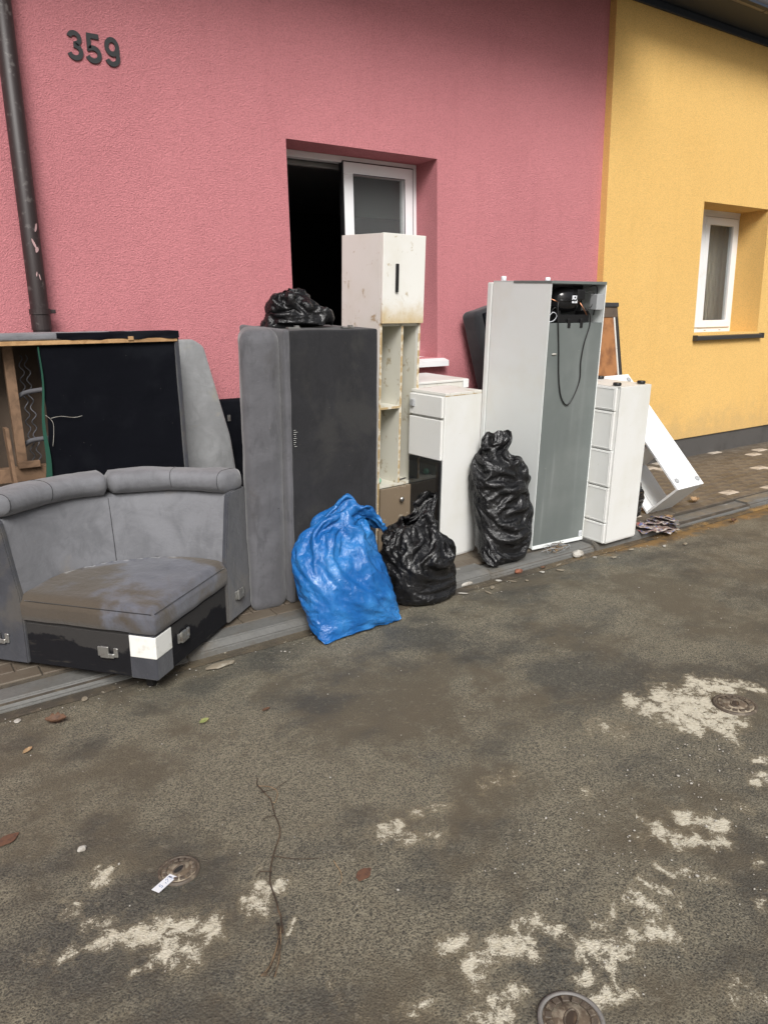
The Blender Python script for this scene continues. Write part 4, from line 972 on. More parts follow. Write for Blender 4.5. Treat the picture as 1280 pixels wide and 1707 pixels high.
# ------------------------------------------------------------------ tall narrow cabinet
def tall_cabinet():
    W, D, H = .342, .376, 2.034
    t = tag(empty('tall_cabinet', (2.656, 3.95, .0875), (rad(3.1), rad(.1), rad(6.7))), 'tall narrow white cabinet with open shelves, top door with black handle', 'cabinet')
    th = .018; L = 'white_laminate'
    def panel(name, a, b=.0012, m=L): return box(name, *a, m, t, b)
    panel('side_panel', (0, th, .004, D, 0, H)); panel('side_panel', (W - th, W, .004, D, 0, H))
    # raw chipboard edges where the edging has peeled off
    for x0 in (0, W - th): panel('edge_strip', (x0 + .001, x0 + th - .001, 0, .0038, 0, 1.52), 0, 'chip_edge')
    panel('top_panel', (th, W - th, .002, D, H - th, H)); panel('back_panel', (th, W - th, D - .008, D - .002, .02, H - th), 0, 'shelf_inside')
    panel('door', (-.002, W + .004, -.020, -.001, 1.515, H + .002), .003, 'door_laminate')
    bm = bmesh.new(); add_box(bm, .096, .116, -.034, -.0205, 1.70, 1.865, .003); from_bm('door_handle', bm, 'black_plastic', t)
    panel('shelf', (th, W - th, .012, D - .01, 1.498, 1.514), .001, 'shelf_inside')
    xm = .180
    panel('divider', (xm, xm + .016, .006, D - .01, .49, 1.497), .001, 'shelf_inside'); panel('edge_strip', (xm + .001, xm + .015, .002, .0058, .49, 1.497), 0, 'chip_edge')
    panel('shelf', (th + .0005, xm - .0005, .006, D - .01, .985, 1.001), .001, 'shelf_inside'); panel('edge_strip', (th + .001, xm - .001, .002, .0058, .986, 1.000), 0, 'chip_edge')
    panel('shelf', (th + .0005, W - th - .0005, .002, D - .01, .472, .489), .001, 'shelf_inside')
    # thin liner so the insides read yellowed
    panel('liner', (th + .0003, th + .0015, .02, D - .009, .49, 1.497), 0, 'shelf_inside'); panel('liner', (W - th - .0015, W - th - .0003, .02, D - .009, .49, 1.497), 0, 'shelf_inside')
    panel('drawer_front', (.012, W - .004, -.020, -.002, .20, .470), .002, 'peeling_brown')
    panel('drawer_front', (.004, W - .002, -.020, -.002, .01, .194), .002, 'peeling_brown')
    panel('bottom_panel', (th, W - th, .01, D - .01, .005, .022))
    lathe('drawer_knob', [(.004, 0), (.006, .008), (.015, .012), (.018, .020), (.013, .027), (.002, .029)], 'silver_knob', t, 16, Matrix.Translation((.185, -.020, .385)) @ Matrix.Rotation(rad(90), 4, 'X'))
    return t
tall_cabinet()
def shelf_things():
    # loose things left on the lower shelf
    M = Matrix.Translation((2.656, 3.95, .0875)) @ Matrix.Rotation(rad(6.7), 4, 'Z') @ Matrix.Rotation(rad(3.1), 4, 'X')
    bm = bmesh.new(); bmesh.ops.create_icosphere(bm, subdivisions=3, radius=.021)
    for v in bm.verts:
        if abs(v.co.z) < .002: v.co *= .97
    o = from_bm('toy_ball', bm, 'ball_green', None, True); o.location = M @ Vector((.060, .06, .511)); o.rotation_euler = (.6, .4, 0)
    tag(o, 'small pale green ball on the lowest open shelf of the tall cabinet', 'ball')
    bm = bmesh.new(); 
    add_tube(bm, spline([(0, 0, .013), (.03, .004, .013), (.075, 0, .013)], 4), [.010] * 4 + [.0125] * 5, 10)
    o = from_bm('marker_pen', bm, 'black_plastic', None, True); o.location = M @ Vector((.225, .10, .490)); o.rotation_euler = (rad(3), 0, .5)
    tag(o, 'stubby black pen on the lowest open shelf of the tall cabinet', 'pen')
    o = box('strip_offcut', 0, .11, 0, .012, 0, .006, 'black_plastic', None, .001); o.location = M @ Vector((.205, .035, .490)); o.rotation_euler = (rad(3), 0, .35)
    tag(o, 'thin flat black strip on the lowest shelf in front of the pen', 'strip')
shelf_things()

# ------------------------------------------------------------------ low white oven cabinet
def oven_cabinet():
    W, D, H = .333, .31, 1.100
    t = tag(empty('oven_cabinet', (2.981, 3.682, .074), (rad(2.8), 0, rad(6.4))), 'waist high white kitchen cabinet with two panels above a dark glass front', 'kitchen cabinet')
    box('carcass', .004, W, .004, D, 0, H - .018, 'clean_laminate', t, .0015)
    box('top_panel', 0, W + .002, 0, D + .002, H - .0165, H, 'white_laminate', t, .002)
    box('edge_strip', -.0015, W, -.0015, .0035, H - .0165 - .004, H - .0165, 'chip_edge', t, 0)
    box('side_panel', 0, W, -.002, .0035, .012, H - .022, 'clean_laminate', t, .001)
    def front(name, z0, z1, m, th=.020, y0=.012): return box(name, -th, .003, y0, D - .004, z0 * H, z1 * H, m, t, .004)
    f = front('drawer_front', .858, .978, 'clean_laminate')
    bm = bmesh.new(); add_box(bm, -.036, -.0205, .255, .285, .905 * H, .945 * H, .003); from_bm('drawer_handle', bm, 'grey_plastic', f)
    front('drawer_front', .612, .845, 'clean_laminate')
    box('corner_strip', -.004, .0035, .000, .010, 0, H - .02, 'clean_laminate', t, .001)
    g = front('glass_door', .07, .605, 'oven_glass', .014)
    box('door_frame', -.016, -.0145, .012, .045, .07 * H, .600 * H, 'black_gloss', g, .0005)
    box('door_frame', -.016, -.0145, .0455, D - .006, .575 * H, .600 * H, 'black_gloss', g, .0005)
oven_cabinet()
def second_cabinet():
    t = tag(empty('floor_cabinet', (3.10, 4.22, walk_z(4.22)), (TILT, 0, rad(3))), 'plain white cabinet box tucked between the kitchen cabinet and the pink wall', 'cabinet')
    box('carcass', 0, .55, 0, .46, 0, 1.085, 'white_laminate', t, .002); box('top_panel', -.004, .555, -.006, .464, 1.0855, 1.103, 'clean_laminate', t, .003)
    b = box('edge_strip', .50, .5545, -.012, -.0065, 1.04, 1.10, 'bright_laminate', t, .002)
second_cabinet()

# ------------------------------------------------------------------ fridge standing on its head
def fridge():
    W, D, H = .481, .568, 1.779
    t = tag(empty('fridge', (3.640, 3.495, .0648), (rad(3.2), rad(.3), rad(-3.4))), 'tall white fridge stood upside down, galvanised back and compressor facing the street', 'fridge')
    bay = H - .262
    F = 'fridge_enamel'
    # body as shells so the compressor bay is a real hollow
    box('body', .0015, W - .0015, .003, D, .012, bay, F, t, .004)
    box('side_panel', 0, .004, 0, D + .001, .010, H - .002, F, t, .0015)
    box('side_panel', W - .004, W, 0, D + .001, .010, H - .002, F, t, .0015)
    box('bay_wall', .005, W - .005, .21, D, bay + .001, H - .004, F, t, .001)
    box('bay_lining', .0055, W - .0055, .200, .209, bay + .002, H - .022, 'black_plastic', t, 0)
    box('bay_floor', .0055, W - .0055, .004, .20, bay + .0005, bay + .004, 'galvanised_sheet', t, 0)
    box('foot_plate', -.002, W + .002, -.004, .36, H - .018, H, 'galvanised_sheet', t, .002)
    box('foot_plate', .0, W, .361, D, H - .010, H - .002, F, t, .001)
    box('back_panel', .006, W - .006, -.0015, .0026, .030, bay + .002, 'galvanised_sheet', t, .0008)
    box('edge_trim', .001, W - .001, -.006, .003, .004, .0295, F, t, .002)
    box('edge_trim', W - .0055, W + .001, -.004, .002, .0305, H - .019, F, t, .001)
    # doors on the far side
    box('door', .0, W, D + .012, D + .062, .55, H - .012, F, t, .008); box('door', .0, W, D + .012, D + .062, .012, .54, F, t, .008)
    box('door_seal', .01, W - .01, D + .001, D + .0115, .02, H - .02, 'grey_plastic', t, .001)
    lathe('levelling_foot', [(.018, 0), (.018, .026), (.014, .030)], 'paper_white', t, 16, Matrix.Translation((.03, D - .07, H - .001)))
    lathe('levelling_foot', [(.018, 0), (.018, .026), (.014, .030)], 'paper_white', t, 16, Matrix.Translation((W - .05, D - .07, H - .001)))
    # compressor hanging in the bay
    bm = bmesh.new(); bmesh.ops.create_uvsphere(bm, u_segments=28, v_segments=18, radius=1)
    for v in bm.verts:
        c = v.co; s = .115 if c.x < 0 else .105
        v.co = Vector((.205 + math.copysign(abs(c.x) ** .8, c.x) * s, .095 + c.y * .080, H - .118 + math.copysign(abs(c.z) ** .75, c.z) * .083))
    cp = from_bm('compressor', bm, 'black_gloss', t, True)
    add = bmesh.new(); add_tube(add, [(.205 + .117 * math.cos(a), .095 + .083 * math.sin(a), H - .118) for a in np.linspace(0, 2 * math.pi, 33)], .005, 6, False); from_bm('weld_flange', add, 'black_gloss', cp, True)
    box('relay_cover', .235, .305, .004, .05, H - .115, H - .050, 'black_plastic', cp, .006)
    lb = box('label', .196, .242, .0105, .0125, H - .135, H - .088, 'paper_white', cp, .0005)
    bm = bmesh.new(); add_box(bm, .203, .212, .009, .0104, H - .122, H - .110, 0); add_box(bm, .226, .235, .009, .0104, H - .122, H - .110, 0); add_box(bm, .213, .225, .009, .0104, H - .104, H - .094, 0); add_box(bm, .214, .223, .009, .0104, H - .130, H - .124, 0)
    from_bm('label_mark', bm, 'ink_black', lb)
    # drip tray with two tabs that hook over the back sheet
    bm = bmesh.new()
    add_box(bm, .10, .35, .010, .13, bay + .008, bay + .016, .002); add_box(bm, .10, .35, .010, .018, bay + .016, bay + .055, .002)
    add_box(bm, .092, .1, .010, .13, bay + .008, bay + .078, .002); add_box(bm, .35, .358, .010, .13, bay + .008, bay + .078, .002)
    for x in (.16, .27): add_box(bm, x, x + .025, -.006, .012, bay - .028, bay + .03, .004)
    from_bm('drip_tray', bm, 'black_plastic', t)
    box('terminal_box', .395, .462, -.012, .05, bay + .085, bay + .185, 'grey_plastic', t, .004)
    Z = bay
    for nm, pts, r, m in (('cooling_pipe', [(.03, .06, Z + .16), (.06, .02, Z + .14), (.10, .03, Z + .13), (.13, .08, Z + .13)], .0035, 'copper'),
                          ('cooling_pipe', [(.285, .04, Z + .14), (.30, .015, Z + .10), (.33, .01, Z + .06), (.36, .03, Z + .04)], .0045, 'copper'),
                          ('cooling_pipe', [(.30, .06, Z + .16), (.34, .03, Z + .22), (.42, .03, Z + .235), (.455, .05, Z + .18), (.45, .06, Z + .05)], .004, 'cable_black'),
                          ('cooling_pipe', [(.33, .05, Z + .18), (.37, .02, Z + .20), (.41, .02, Z + .17), (.385, .03, Z + .10), (.34, .06, Z + .08)], .003, 'cable_black'),
                          ('cooling_pipe', [(.02, .05, Z + .02), (.045, .02, Z + .07), (.08, .02, Z + .05), (.06, .02, Z + .02), (.03, .03, Z + .01)], .0022, 'paper_white'),
                          ('cooling_pipe', [(.02, .04, Z + .05), (.06, .015, Z + .10), (.09, .03, Z + .05), (.05, .03, Z + .005)], .003, 'cable_black')):
        tube(nm, spline(pts, 6), r, m, t, 6)
    # mains lead hanging in a long loop down the back
    pts = [(.10, .02, Z + .15), (.065, .0, Z + .12), (.068, -.010, Z + .02), (.092, -.009, Z - .15), (.112, -.010, Z - .33), (.145, -.010, Z - .46), (.205, -.010, Z - .525), (.262, -.010, Z - .47), (.305, -.010, Z - .36), (.300, -.010, Z - .24), (.318, -.010, Z - .12), (.352, -.010, Z - .01), (.345, -.006, Z + .06), (.31, .01, Z + .10)]
    tube('mains_lead', spline(pts, 7), .0042, 'cable_black', t, 7)
    bm = bmesh.new(); bmesh.ops.create_uvsphere(bm, u_segments=10, v_segments=6, radius=.012); bmesh.ops.scale(bm, vec=(1.9, .5, .55), verts=bm.verts); bmesh.ops.translate(bm, vec=(.062, -.004, Z - .19), verts=bm.verts); from_bm('mud_clot', bm, 'pebble', t, True)
    sq = box('rating_label', W - .040, W - .012, -.0028, -.0017, .035, .075, 'paper_white', t, 0)
    bm = bmesh.new(); add_box(bm, W - .035, W - .029, -.0034, -.003, .042, .068, 0); add_box(bm, W - .024, W - .018, -.0034, -.003, .042, .068, 0); from_bm('label_mark', bm, 'grey_plastic', sq)
fridge()

# ------------------------------------------------------------------ things between fridge and wall
def behind_fridge():
    t = tag(empty('armchair_cushion', (4.43, 4.56, walk_z(4.56)), (rad(-4), rad(-14), 0)), 'dark charcoal padded seat part leaning on the pink wall behind the fridge', 'seat cushion')
    softbox('pad', .02, .40, -.10, .10, 0, 1.60, .045, 'chair_fabric', t, (.01, .012, 0), .004, 5, .04, 9)
    box('inner_face', .075, .36, -.118, -.10, .55, 1.57, 'black_cloth', t, .006)
    bm = bmesh.new(); v = [bm.verts.new(p) for p in ((.02, -.115, 1.12), (.10, -.13, 1.02), (.20, -.115, 1.10), (.20, -.11, 1.2), (.10, -.118, 1.18), (.20, -.125, .98))]
    bm.faces.new((v[0], v[1], v[2], v[4])); bm.faces.new((v[4], v[2], v[3])); bm.faces.new((v[1], v[5], v[2])); from_bm('loose_cover', bm, 'side_velour', t)
    t = tag(empty('wooden_panel', (5.475, 4.40, walk_z(4.40)), (rad(-9.0), 0, 0)), 'framed brown fibreboard panel leaning between the fridge and the yellow wall', 'panel')
    H = 1.66
    box('board', .04, .36, .008, .014, .05, H - .06, 'rust_board', t, 0)
    for nm, q, m in (('frame_rail', (.0, .395, 0, .02, H - .13, H - .04), 'brown_board'), ('frame_rail', (.0, .395, 0, .02, .0, .06), 'brown_board'), ('frame_stile', (.335, .350, .0005, .0195, .061, H - .131), 'white_laminate'), ('frame_stile', (.3505, .395, .0, .02, .061, H - .131), 'frame_dark'), ('frame_stile', (.0, .04, .0, .02, .061, H - .131), 'brown_board')):
        box(nm, *q, m, t, .001)
    softbox('top_cover', -.002, .402, -.016, .03, H - .04, H, .010, 'chair_fabric', t, (0, 0, 0), .002, 9, .05)
behind_fridge()

# ------------------------------------------------------------------ upside-down drawer cabinet
def drawer_cabinet():
    W, D, H = .330, .45, 1.104
    t = tag(empty('drawer_cabinet', (4.178, 3.303, .0575), (rad(2.9), 0, rad(1.1))), 'white five drawer cabinet standing upside down at the kerb with black feet on top', 'drawer cabinet')
    box('carcass', .002, W, .003, D, 0, H - .003, 'clean_laminate', t, .0015)
    box('side_panel', .0, W + .001, -.0015, .0025, .010, H - .002, 'clean_laminate', t, .001)
    box('base_panel', -.002, W + .002, .001, D + .001, H - .0025, H + .0005, 'white_laminate', t, 0)
    cuts = [0, .136, .370, .606, .850, 1.0]
    for i in range(5):
        z0, z1 = cuts[i] * H + (.004 if i else .002), cuts[i + 1] * H - .004
        lean = .012 if i >= 3 else .0
        f = box('drawer_front', -.020 - lean * .0, -.0005, .010 + lean, D - .002, z0, z1, 'clean_laminate', t, .0035)
        bm = bmesh.new()
        # raised rim left by the moulded front
        y0, y1 = .022 + lean, D - .014
        for q in ((y0, y1, z0 + .010, z0 + .014), (y0, y1, z1 - .014, z1 - .010)): add_box(bm, -.0225, -.0195, q[0], q[1], q[2], q[3], .001, 1)
        for q in ((y0, y0 + .004), (y1 - .004, y1)): add_box(bm, -.0225, -.0195, q[0], q[1], z0 + .0145, z1 - .0145, .001, 1)
        from_bm('moulding', bm, 'clean_laminate', f)
    bm = bmesh.new(); add_box(bm, -.040, -.030, .215, .36, .060, .072, .003); add_box(bm, -.031, -.0195, .225, .235, .061, .071, 0); add_box(bm, -.031, -.0195, .34, .35, .061, .071, 0); from_bm('drawer_handle', bm, 'black_plastic', t)
    for x, y in ((.035, .06), (.285, .05), (.035, .40), (.285, .40)):
        lathe('foot', [(.024, 0), (.028, .004), (.028, .018), (.024, .022)], 'black_plastic', t, 20, Matrix.Translation((x, y, H + .0008)))
drawer_cabinet()

# ------------------------------------------------------------------ tipped white shelf unit
def tipped_unit():
    W, D, L, th = .351, .360, 1.13, .018
    t = tag(empty('tipped_shelf_unit', (5.074, 3.353, .3155), (rad(-42.8), rad(-.35), rad(1.6))), 'bright white open shelf unit tipped on its corner with round feet facing out', 'shelf unit')
    m = 'bright_laminate'
    b = box('base_board', 0, W, 0, th, 0, L, m, t, .002)
    box('end_board', .001, W - .001, th + .0005, D - th - .0005, .0, th, 'clean_laminate', t, .001)
    box('end_board', .001, W - .001, th + .0005, D - th - .0005, L - th, L, 'clean_laminate', t, .001)
    box('long_board', 0, W, D - th, D, 0, L, m, t, .002)
    box('shelf_board', .02, W - .002, th + .0005, D - th - .0005, .42, .436, 'clean_laminate', t, .001)
    box('groove', .10, .104, D - th - .0012, D - th + .0005, .02, .41, 'grey_plastic', t, 0)
    bm = bmesh.new()
    for i in range(50):
        z = .30 + i * .0085; add_box(bm, -.0035, .0005, .004, .016, z, z + random.uniform(.003, .006), 0)
    from_bm('edge_staples', bm, 'grey_plastic', t)
    for x, z in ((.045, .075), (W - .045, .055), (.045, .55), (W - .05, 1.07), (.05, 1.06)):
        f = lathe('foot', [(.021, 0), (.021, .010), (.016, .014), (.008, .014), (.006, .009)], 'grey_plastic', t, 18, Matrix.Translation((x, 0, z)) @ Matrix.Rotation(rad(90), 4, 'X'))
tipped_unit()

# ------------------------------------------------------------------ plastic sacks: a film larger than its load, relaxed so that it buckles
def relax_film(X0, E, TH, lo, hi, iters, rng, kb, amp, tang, D0=None, tension=.02):
    """E: surplus of film, TH: direction in which it is surplus (wrinkles run across it); position-based relaxation"""
    m, n, _ = X0.shape
    du = np.roll(X0, -1, 1) - np.roll(X0, 1, 1); dv = np.gradient(X0, axis=0)
    N = np.cross(du, dv); N /= np.linalg.norm(N, axis=2, keepdims=True) + 1e-9
    ctr = X0.mean(axis=1, keepdims=True)
    sgn = np.sign(((X0 - ctr) * N).sum(2).mean()); N *= sgn if sgn else 1
    X = X0 + (0 if D0 is None else D0) + N * (rng.normal(size=(m, n)) * amp)[..., None]
    def nb(A, i, j):
        B = np.roll(A, -j, 1)
        if i: B = np.concatenate([B[i:], B[-1:].repeat(i, 0)], 0)
        return B
    cons = []
    for (i, j, k, ang) in ((0, 1, 1., 0), (1, 0, 1., np.pi / 2), (1, 1, .5, np.pi / 4), (1, -1, .5, -np.pi / 4), (0, 2, kb, 0), (2, 0, kb, np.pi / 2)):
        L = np.linalg.norm(nb(X0, i, j) - X0, axis=2)
        c2 = np.cos(TH - ang) ** 2
        L = L * (1 + E * c2 - tension * (1 - c2))
        cons.append((i, j, k, L))
    for it in range(iters):
        A = np.zeros_like(X); C = 1e-6
        for i, j, k, L in cons:
            d = nb(X, i, j) - X; l = np.linalg.norm(d, axis=2) + 1e-9
            c = d * ((l - L) / l * .5 * k)[..., None]
            if i: c[m - i:] = 0
            A += c; C += 2 * k
            c2 = -c
            if i: c2 = np.concatenate([np.zeros((i, n, 3)), c2[:m - i]], 0)
            A += np.roll(c2, j, 1)
        X = X + A * (2.6 / C)
        d = X - X0; h = (d * N).sum(2, keepdims=True); tg = d - N * h
        tl = np.linalg.norm(tg, axis=2, keepdims=True); tg *= np.minimum(1, tang / (tl + 1e-9))
        X = X0 + tg + N * np.clip(h, lo, hi)
    return X
def resample(A, m, n):
    """bicubic-ish upsampling of a field that is periodic along axis 1"""
    m0, n0 = A.shape[:2]
    def cub(B, pos, per):
        k = B.shape[0]; i = np.floor(pos).astype(int); t = (pos - i).reshape((-1,) + (1,) * (B.ndim - 1))
        g = (lambda q: B[q % k]) if per else (lambda q: B[np.clip(q, 0, k - 1)])
        a, b, c, d = g(i - 1), g(i), g(i + 1), g(i + 2)
        return .5 * (2 * b + (c - a) * t + (2 * a - 5 * b + 4 * c - d) * t * t + (3 * b - a - 3 * c + d) * t ** 3)
    B = cub(A, np.linspace(0, m0 - 1, m), False)
    return np.swapaxes(cub(np.swapaxes(B, 0, 1), np.arange(n) * n0 / n, True), 0, 1)
def loft(rings, m, n):
    """rings: (cx, cy, cz, rx, ry, yaw, exponent, tilt_x, tilt_y); smooth through them"""
    R = np.array(rings, float); k = len(R)
    t = np.r_[0, np.cumsum(np.linalg.norm(np.diff(R[:, :3], axis=0), axis=1) + np.abs(np.diff(R[:, 3])) + np.abs(np.diff(R[:, 4])) * .5 + .004)]; t /= t[-1]
    tt = np.linspace(0, 1, m); out = np.zeros((m, R.shape[1]))
    # monotone-ish cubic per column
    for c in range(R.shape[1]):
        y = R[:, c]; d = np.diff(y) / np.diff(t); s = np.zeros(k)
        s[1:-1] = np.where(d[:-1] * d[1:] > 0, 2 * d[:-1] * d[1:] / (d[:-1] + d[1:] + 1e-12), 0); s[0], s[-1] = d[0], d[-1]
        idx = np.clip(np.searchsorted(t, tt, 'right') - 1, 0, k - 2); h = t[idx + 1] - t[idx]; u = (tt - t[idx]) / h
        out[:, c] = (2 * u ** 3 - 3 * u ** 2 + 1) * y[idx] + (u ** 3 - 2 * u ** 2 + u) * h * s[idx] + (-2 * u ** 3 + 3 * u ** 2) * y[idx + 1] + (u ** 3 - u ** 2) * h * s[idx + 1]
    th = np.linspace(0, 2 * np.pi, n, endpoint=False)
    X = np.zeros((m, n, 3))
    for i in range(m):
        cx, cy, cz, rx, ry, yaw, e, tx, ty = out[i]
        c, s = np.cos(th), np.sin(th)
        a = np.sign(c) * np.abs(c) ** (2 / e) * rx; b = np.sign(s) * np.abs(s) ** (2 / e) * ry
        px = a * math.cos(yaw) - b * math.sin(yaw); py = a * math.sin(yaw) + b * math.cos(yaw)
        X[i, :, 0] = cx + px; X[i, :, 1] = cy + py; X[i, :, 2] = cz + px * tx + py * ty
    return X, tt
def film_object(name, X, mat, parent=None, close_bottom=True, close_top=False):
    m, n, _ = X.shape
    v = X.reshape(-1, 3).tolist(); f = []
    for i in range(m - 1):
        for j in range(n):
            a = i * n + j; b = i * n + (j + 1) % n; f.append((a, b, b + n, a + n))
    if close_bottom: f.append(tuple(range(n))[::-1])
    if close_top: f.append(tuple((m - 1) * n + j for j in range(n)))
    me = bpy.data.meshes.new(name); me.from_pydata(v, [], f); me.polygons.foreach_set('use_smooth', [True] * len(me.polygons))
    me.materials.append(MATS[mat]); me.update()
    return link(bpy.data.objects.new(name, me), parent)
def floor_clip(X, fn):
    lowz = fn(X[..., 0], X[..., 1]) + .001
    X[..., 2] = np.maximum(X[..., 2], lowz); return X
def ground_np(x, y): return np.where(y > 3.385, .06 + .05 * (y - 3.4), np.where(y > 3.345, .0, .002))
def sack(name, loc, rings, mat, surplus, turn, seed, label, m=132, n=156, hi=.05, sharp=1.):
    """surplus, turn: ([v...], [value...]) along the sack; turn 0 = folds run up the sack, pi/2 = folds run round it"""
    rng = np.random.default_rng(seed); D = None
    ph = rng.uniform(0, 6.28, 8); sg = rng.choice([-1, 1], 8)
    for lev, (f, kb, it, amp, tang, gain) in enumerate(((.22, .30, 110, .010, .05, 1.15), (.48, .14, 90, .004, .05, 1.7), (1., .035, 80, .0026, .05, 2.5))):
        mm, nn = int(m * f), int(n * f) // 2 * 2
        X0, tt = loft(rings, mm, nn)
        u = np.linspace(0, 2 * np.pi, nn, endpoint=False)[None]; v = tt[:, None]
        E = np.interp(v, *surplus) * (1 + .55 * np.cos(2 * u + ph[0] + sg[0] * 4 * v) + .40 * np.cos(3 * u + ph[1] + sg[1] * 7 * v)) * gain
        TH = np.interp(v, *turn) + .75 * np.sin(u + ph[2] + 5 * v) + .55 * np.sin(2 * u + ph[3] - sg[3] * 8 * v) + .3 * np.sin(3 * u + ph[4] + 13 * v)
        if D is not None: D = resample(D, mm, nn)
        X = relax_film(X0, np.maximum(E, .01), TH, -.012, hi, it, rng, kb, amp, tang, D)
        D = X - X0
    X = X + np.array(loc)
    X = floor_clip(X, ground_np) - np.array(loc)
    o = film_object(name, X, mat); o.location = loc
    tag(o, label, 'rubbish bag')
    return o
def sacks():
    P2 = math.pi / 2
    # blue sack: flat seam along the bottom, leaning on the chaise, gathered at its right shoulder, ruffle flopping over
    sack('blue_rubbish_bag', (2.03, 3.30, 0.0), [
        (.0, -.150, .010, .258, .010, .06, 2.8, 0, 0), (.0, -.125, .02, .266, .035, .05, 2.6, 0, 0), (-.005, -.06, .09, .270, .105, .03, 2.5, 0, .1), (-.02, -.01, .20, .266, .150, 0, 2.4, 0, .12),
        (-.03, .03, .31, .254, .158, 0, 2.3, 0, .15), (-.03, .065, .41, .232, .145, 0, 2.3, .05, .15), (-.015, .085, .49, .200, .115, 0, 2.2, .10, .1), (.02, .10, .545, .160, .085, 0, 2., .05, 0),
        (.07, .105, .570, .120, .07, 0, 2., -.2, 0), (.11, .10, .585, .095, .060, 0, 2., -.5, 0), (.15, .095, .590, .100, .065, 0, 2., -.75, .0), (.185, .09, .585, .108, .065, 0, 2., -.95, 0), (.205, .085, .572, .090, .050, 0, 2., -1.1, 0)],
        'blue_film', ([0, .3, .6, .75, 1], [.07, .05, .10, .28, .38]), ([0, .15, .4, .6, .75, 1], [P2, P2, .9, .4, 0, 0]), 3,
        'shiny blue plastic rubbish bag slumped against the upended chaise')
    # squat black sack beside it
    sack('black_rubbish_bag', (2.60, 3.43, 0.0), [
        (0, -.02, .004, .145, .125, .2, 2.5, 0, 0), (0, -.02, .010, .200, .165, .2, 2.5, 0, 0), (.0, -.01, .06, .228, .188, .2, 2.5, 0, 0), (.0, .0, .18, .232, .188, .2, 2.4, 0, 0), (-.002, .01, .28, .220, .178, .2, 2.3, .05, .1),
        (-.002, .025, .35, .185, .145, .2, 2.1, .1, .1), (.0, .035, .395, .150, .105, .2, 2, .15, .1), (.01, .04, .43, .138, .075, .2, 2, .2, 0), (.025, .045, .465, .145, .060, .2, 2, .32, 0), (.045, .05, .495, .150, .045, .2, 2, .45, 0), (.06, .05, .515, .135, .030, .2, 2, .55, 0)],
        'black_film', ([0, .25, .5, .75, 1], [.09, .10, .20, .36, .36]), ([0, .3, .5, .7, 1], [P2, P2, .7, 0, 0]), 11,
        'squat black rubbish bag with gathered neck touching the blue bag')
    # tall black sack propped on the fridge
    sack('black_rubbish_bag', (3.39, 3.53, 0.0), [
        (-.05, -.115, .056, .150, .010, .10, 2.6, -.08, 0), (-.045, -.095, .075, .185, .040, .08, 2.5, -.06, 0), (-.01, -.03, .16, .205, .110, .05, 2.4, .05, .1), (.01, .0, .30, .212, .130, .05, 2.4, 0, .12), (.01, .02, .45, .208, .130, 0, 2.3, 0, .1),
        (.0, .03, .60, .195, .122, 0, 2.2, -.05, .1), (-.015, .05, .70, .155, .105, 0, 2.1, -.1, .05), (-.02, .065, .755, .105, .075, 0, 2, 0, 0), (-.01, .07, .785, .090, .055, 0, 2, .1, 0), (.0, .07, .83, .112, .055, 0, 2, .2, .1), (.005, .07, .885, .095, .035, 0, 2, .1, .1)],
        'black_film', ([0, .25, .5, .75, 1], [.08, .10, .12, .28, .32]), ([0, .3, .55, .75, 1], [P2, 1.2, .8, .1, 0]), 23,
        'tall black rubbish bag propped against the side of the fridge')
    # empty crumpled sack on top of the chaise
    sack('crumpled_bag', (2.05, 3.78, 1.594), [
        (0, 0, .002, .15, .10, 0, 2.2, 0, 0), (0, 0, .012, .185, .13, 0, 2.2, 0, 0), (.005, 0, .05, .175, .12, .1, 2.1, 0, 0), (-.01, .0, .080, .125, .10, .1, 2, .1, 0), (-.03, .0, .10, .125, .09, .2, 2, .1, 0), (-.04, .0, .145, .11, .08, .2, 2, .1, 0), (-.05, 0, .175, .065, .05, .2, 2, .2, 0), (-.055, 0, .185, .02, .02, .2, 2, .2, 0)],
        'black_film', ([0, 1], [.30, .40]), ([0, .5, 1], [P2, .6, 0]), 31, 'empty crumpled black bag lying on top of the upended chaise', m=90, n=120, hi=.06)
    # small one squeezed in behind the drawer cabinet
    sack('black_rubbish_bag', (4.88, 3.72, walk_z(3.72)), [
        (0, 0, .002, .12, .10, 0, 2.2, 0, 0), (0, 0, .02, .16, .13, 0, 2.2, 0, 0), (0, 0, .13, .165, .14, 0, 2.2, 0, 0), (0, .01, .25, .14, .12, 0, 2, 0, 0), (-.01, .01, .34, .07, .06, 0, 2, 0, 0), (-.01, .01, .39, .05, .05, 0, 2, 0, 0), (-.01, .01, .44, .06, .05, 0, 2, 0, 0)],
        'black_film', ([0, 1], [.12, .30]), ([0, .5, 1], [P2, .8, 0]), 41, 'small black rubbish bag wedged between drawer cabinet and tipped shelf unit', m=80, n=90)
sacks()

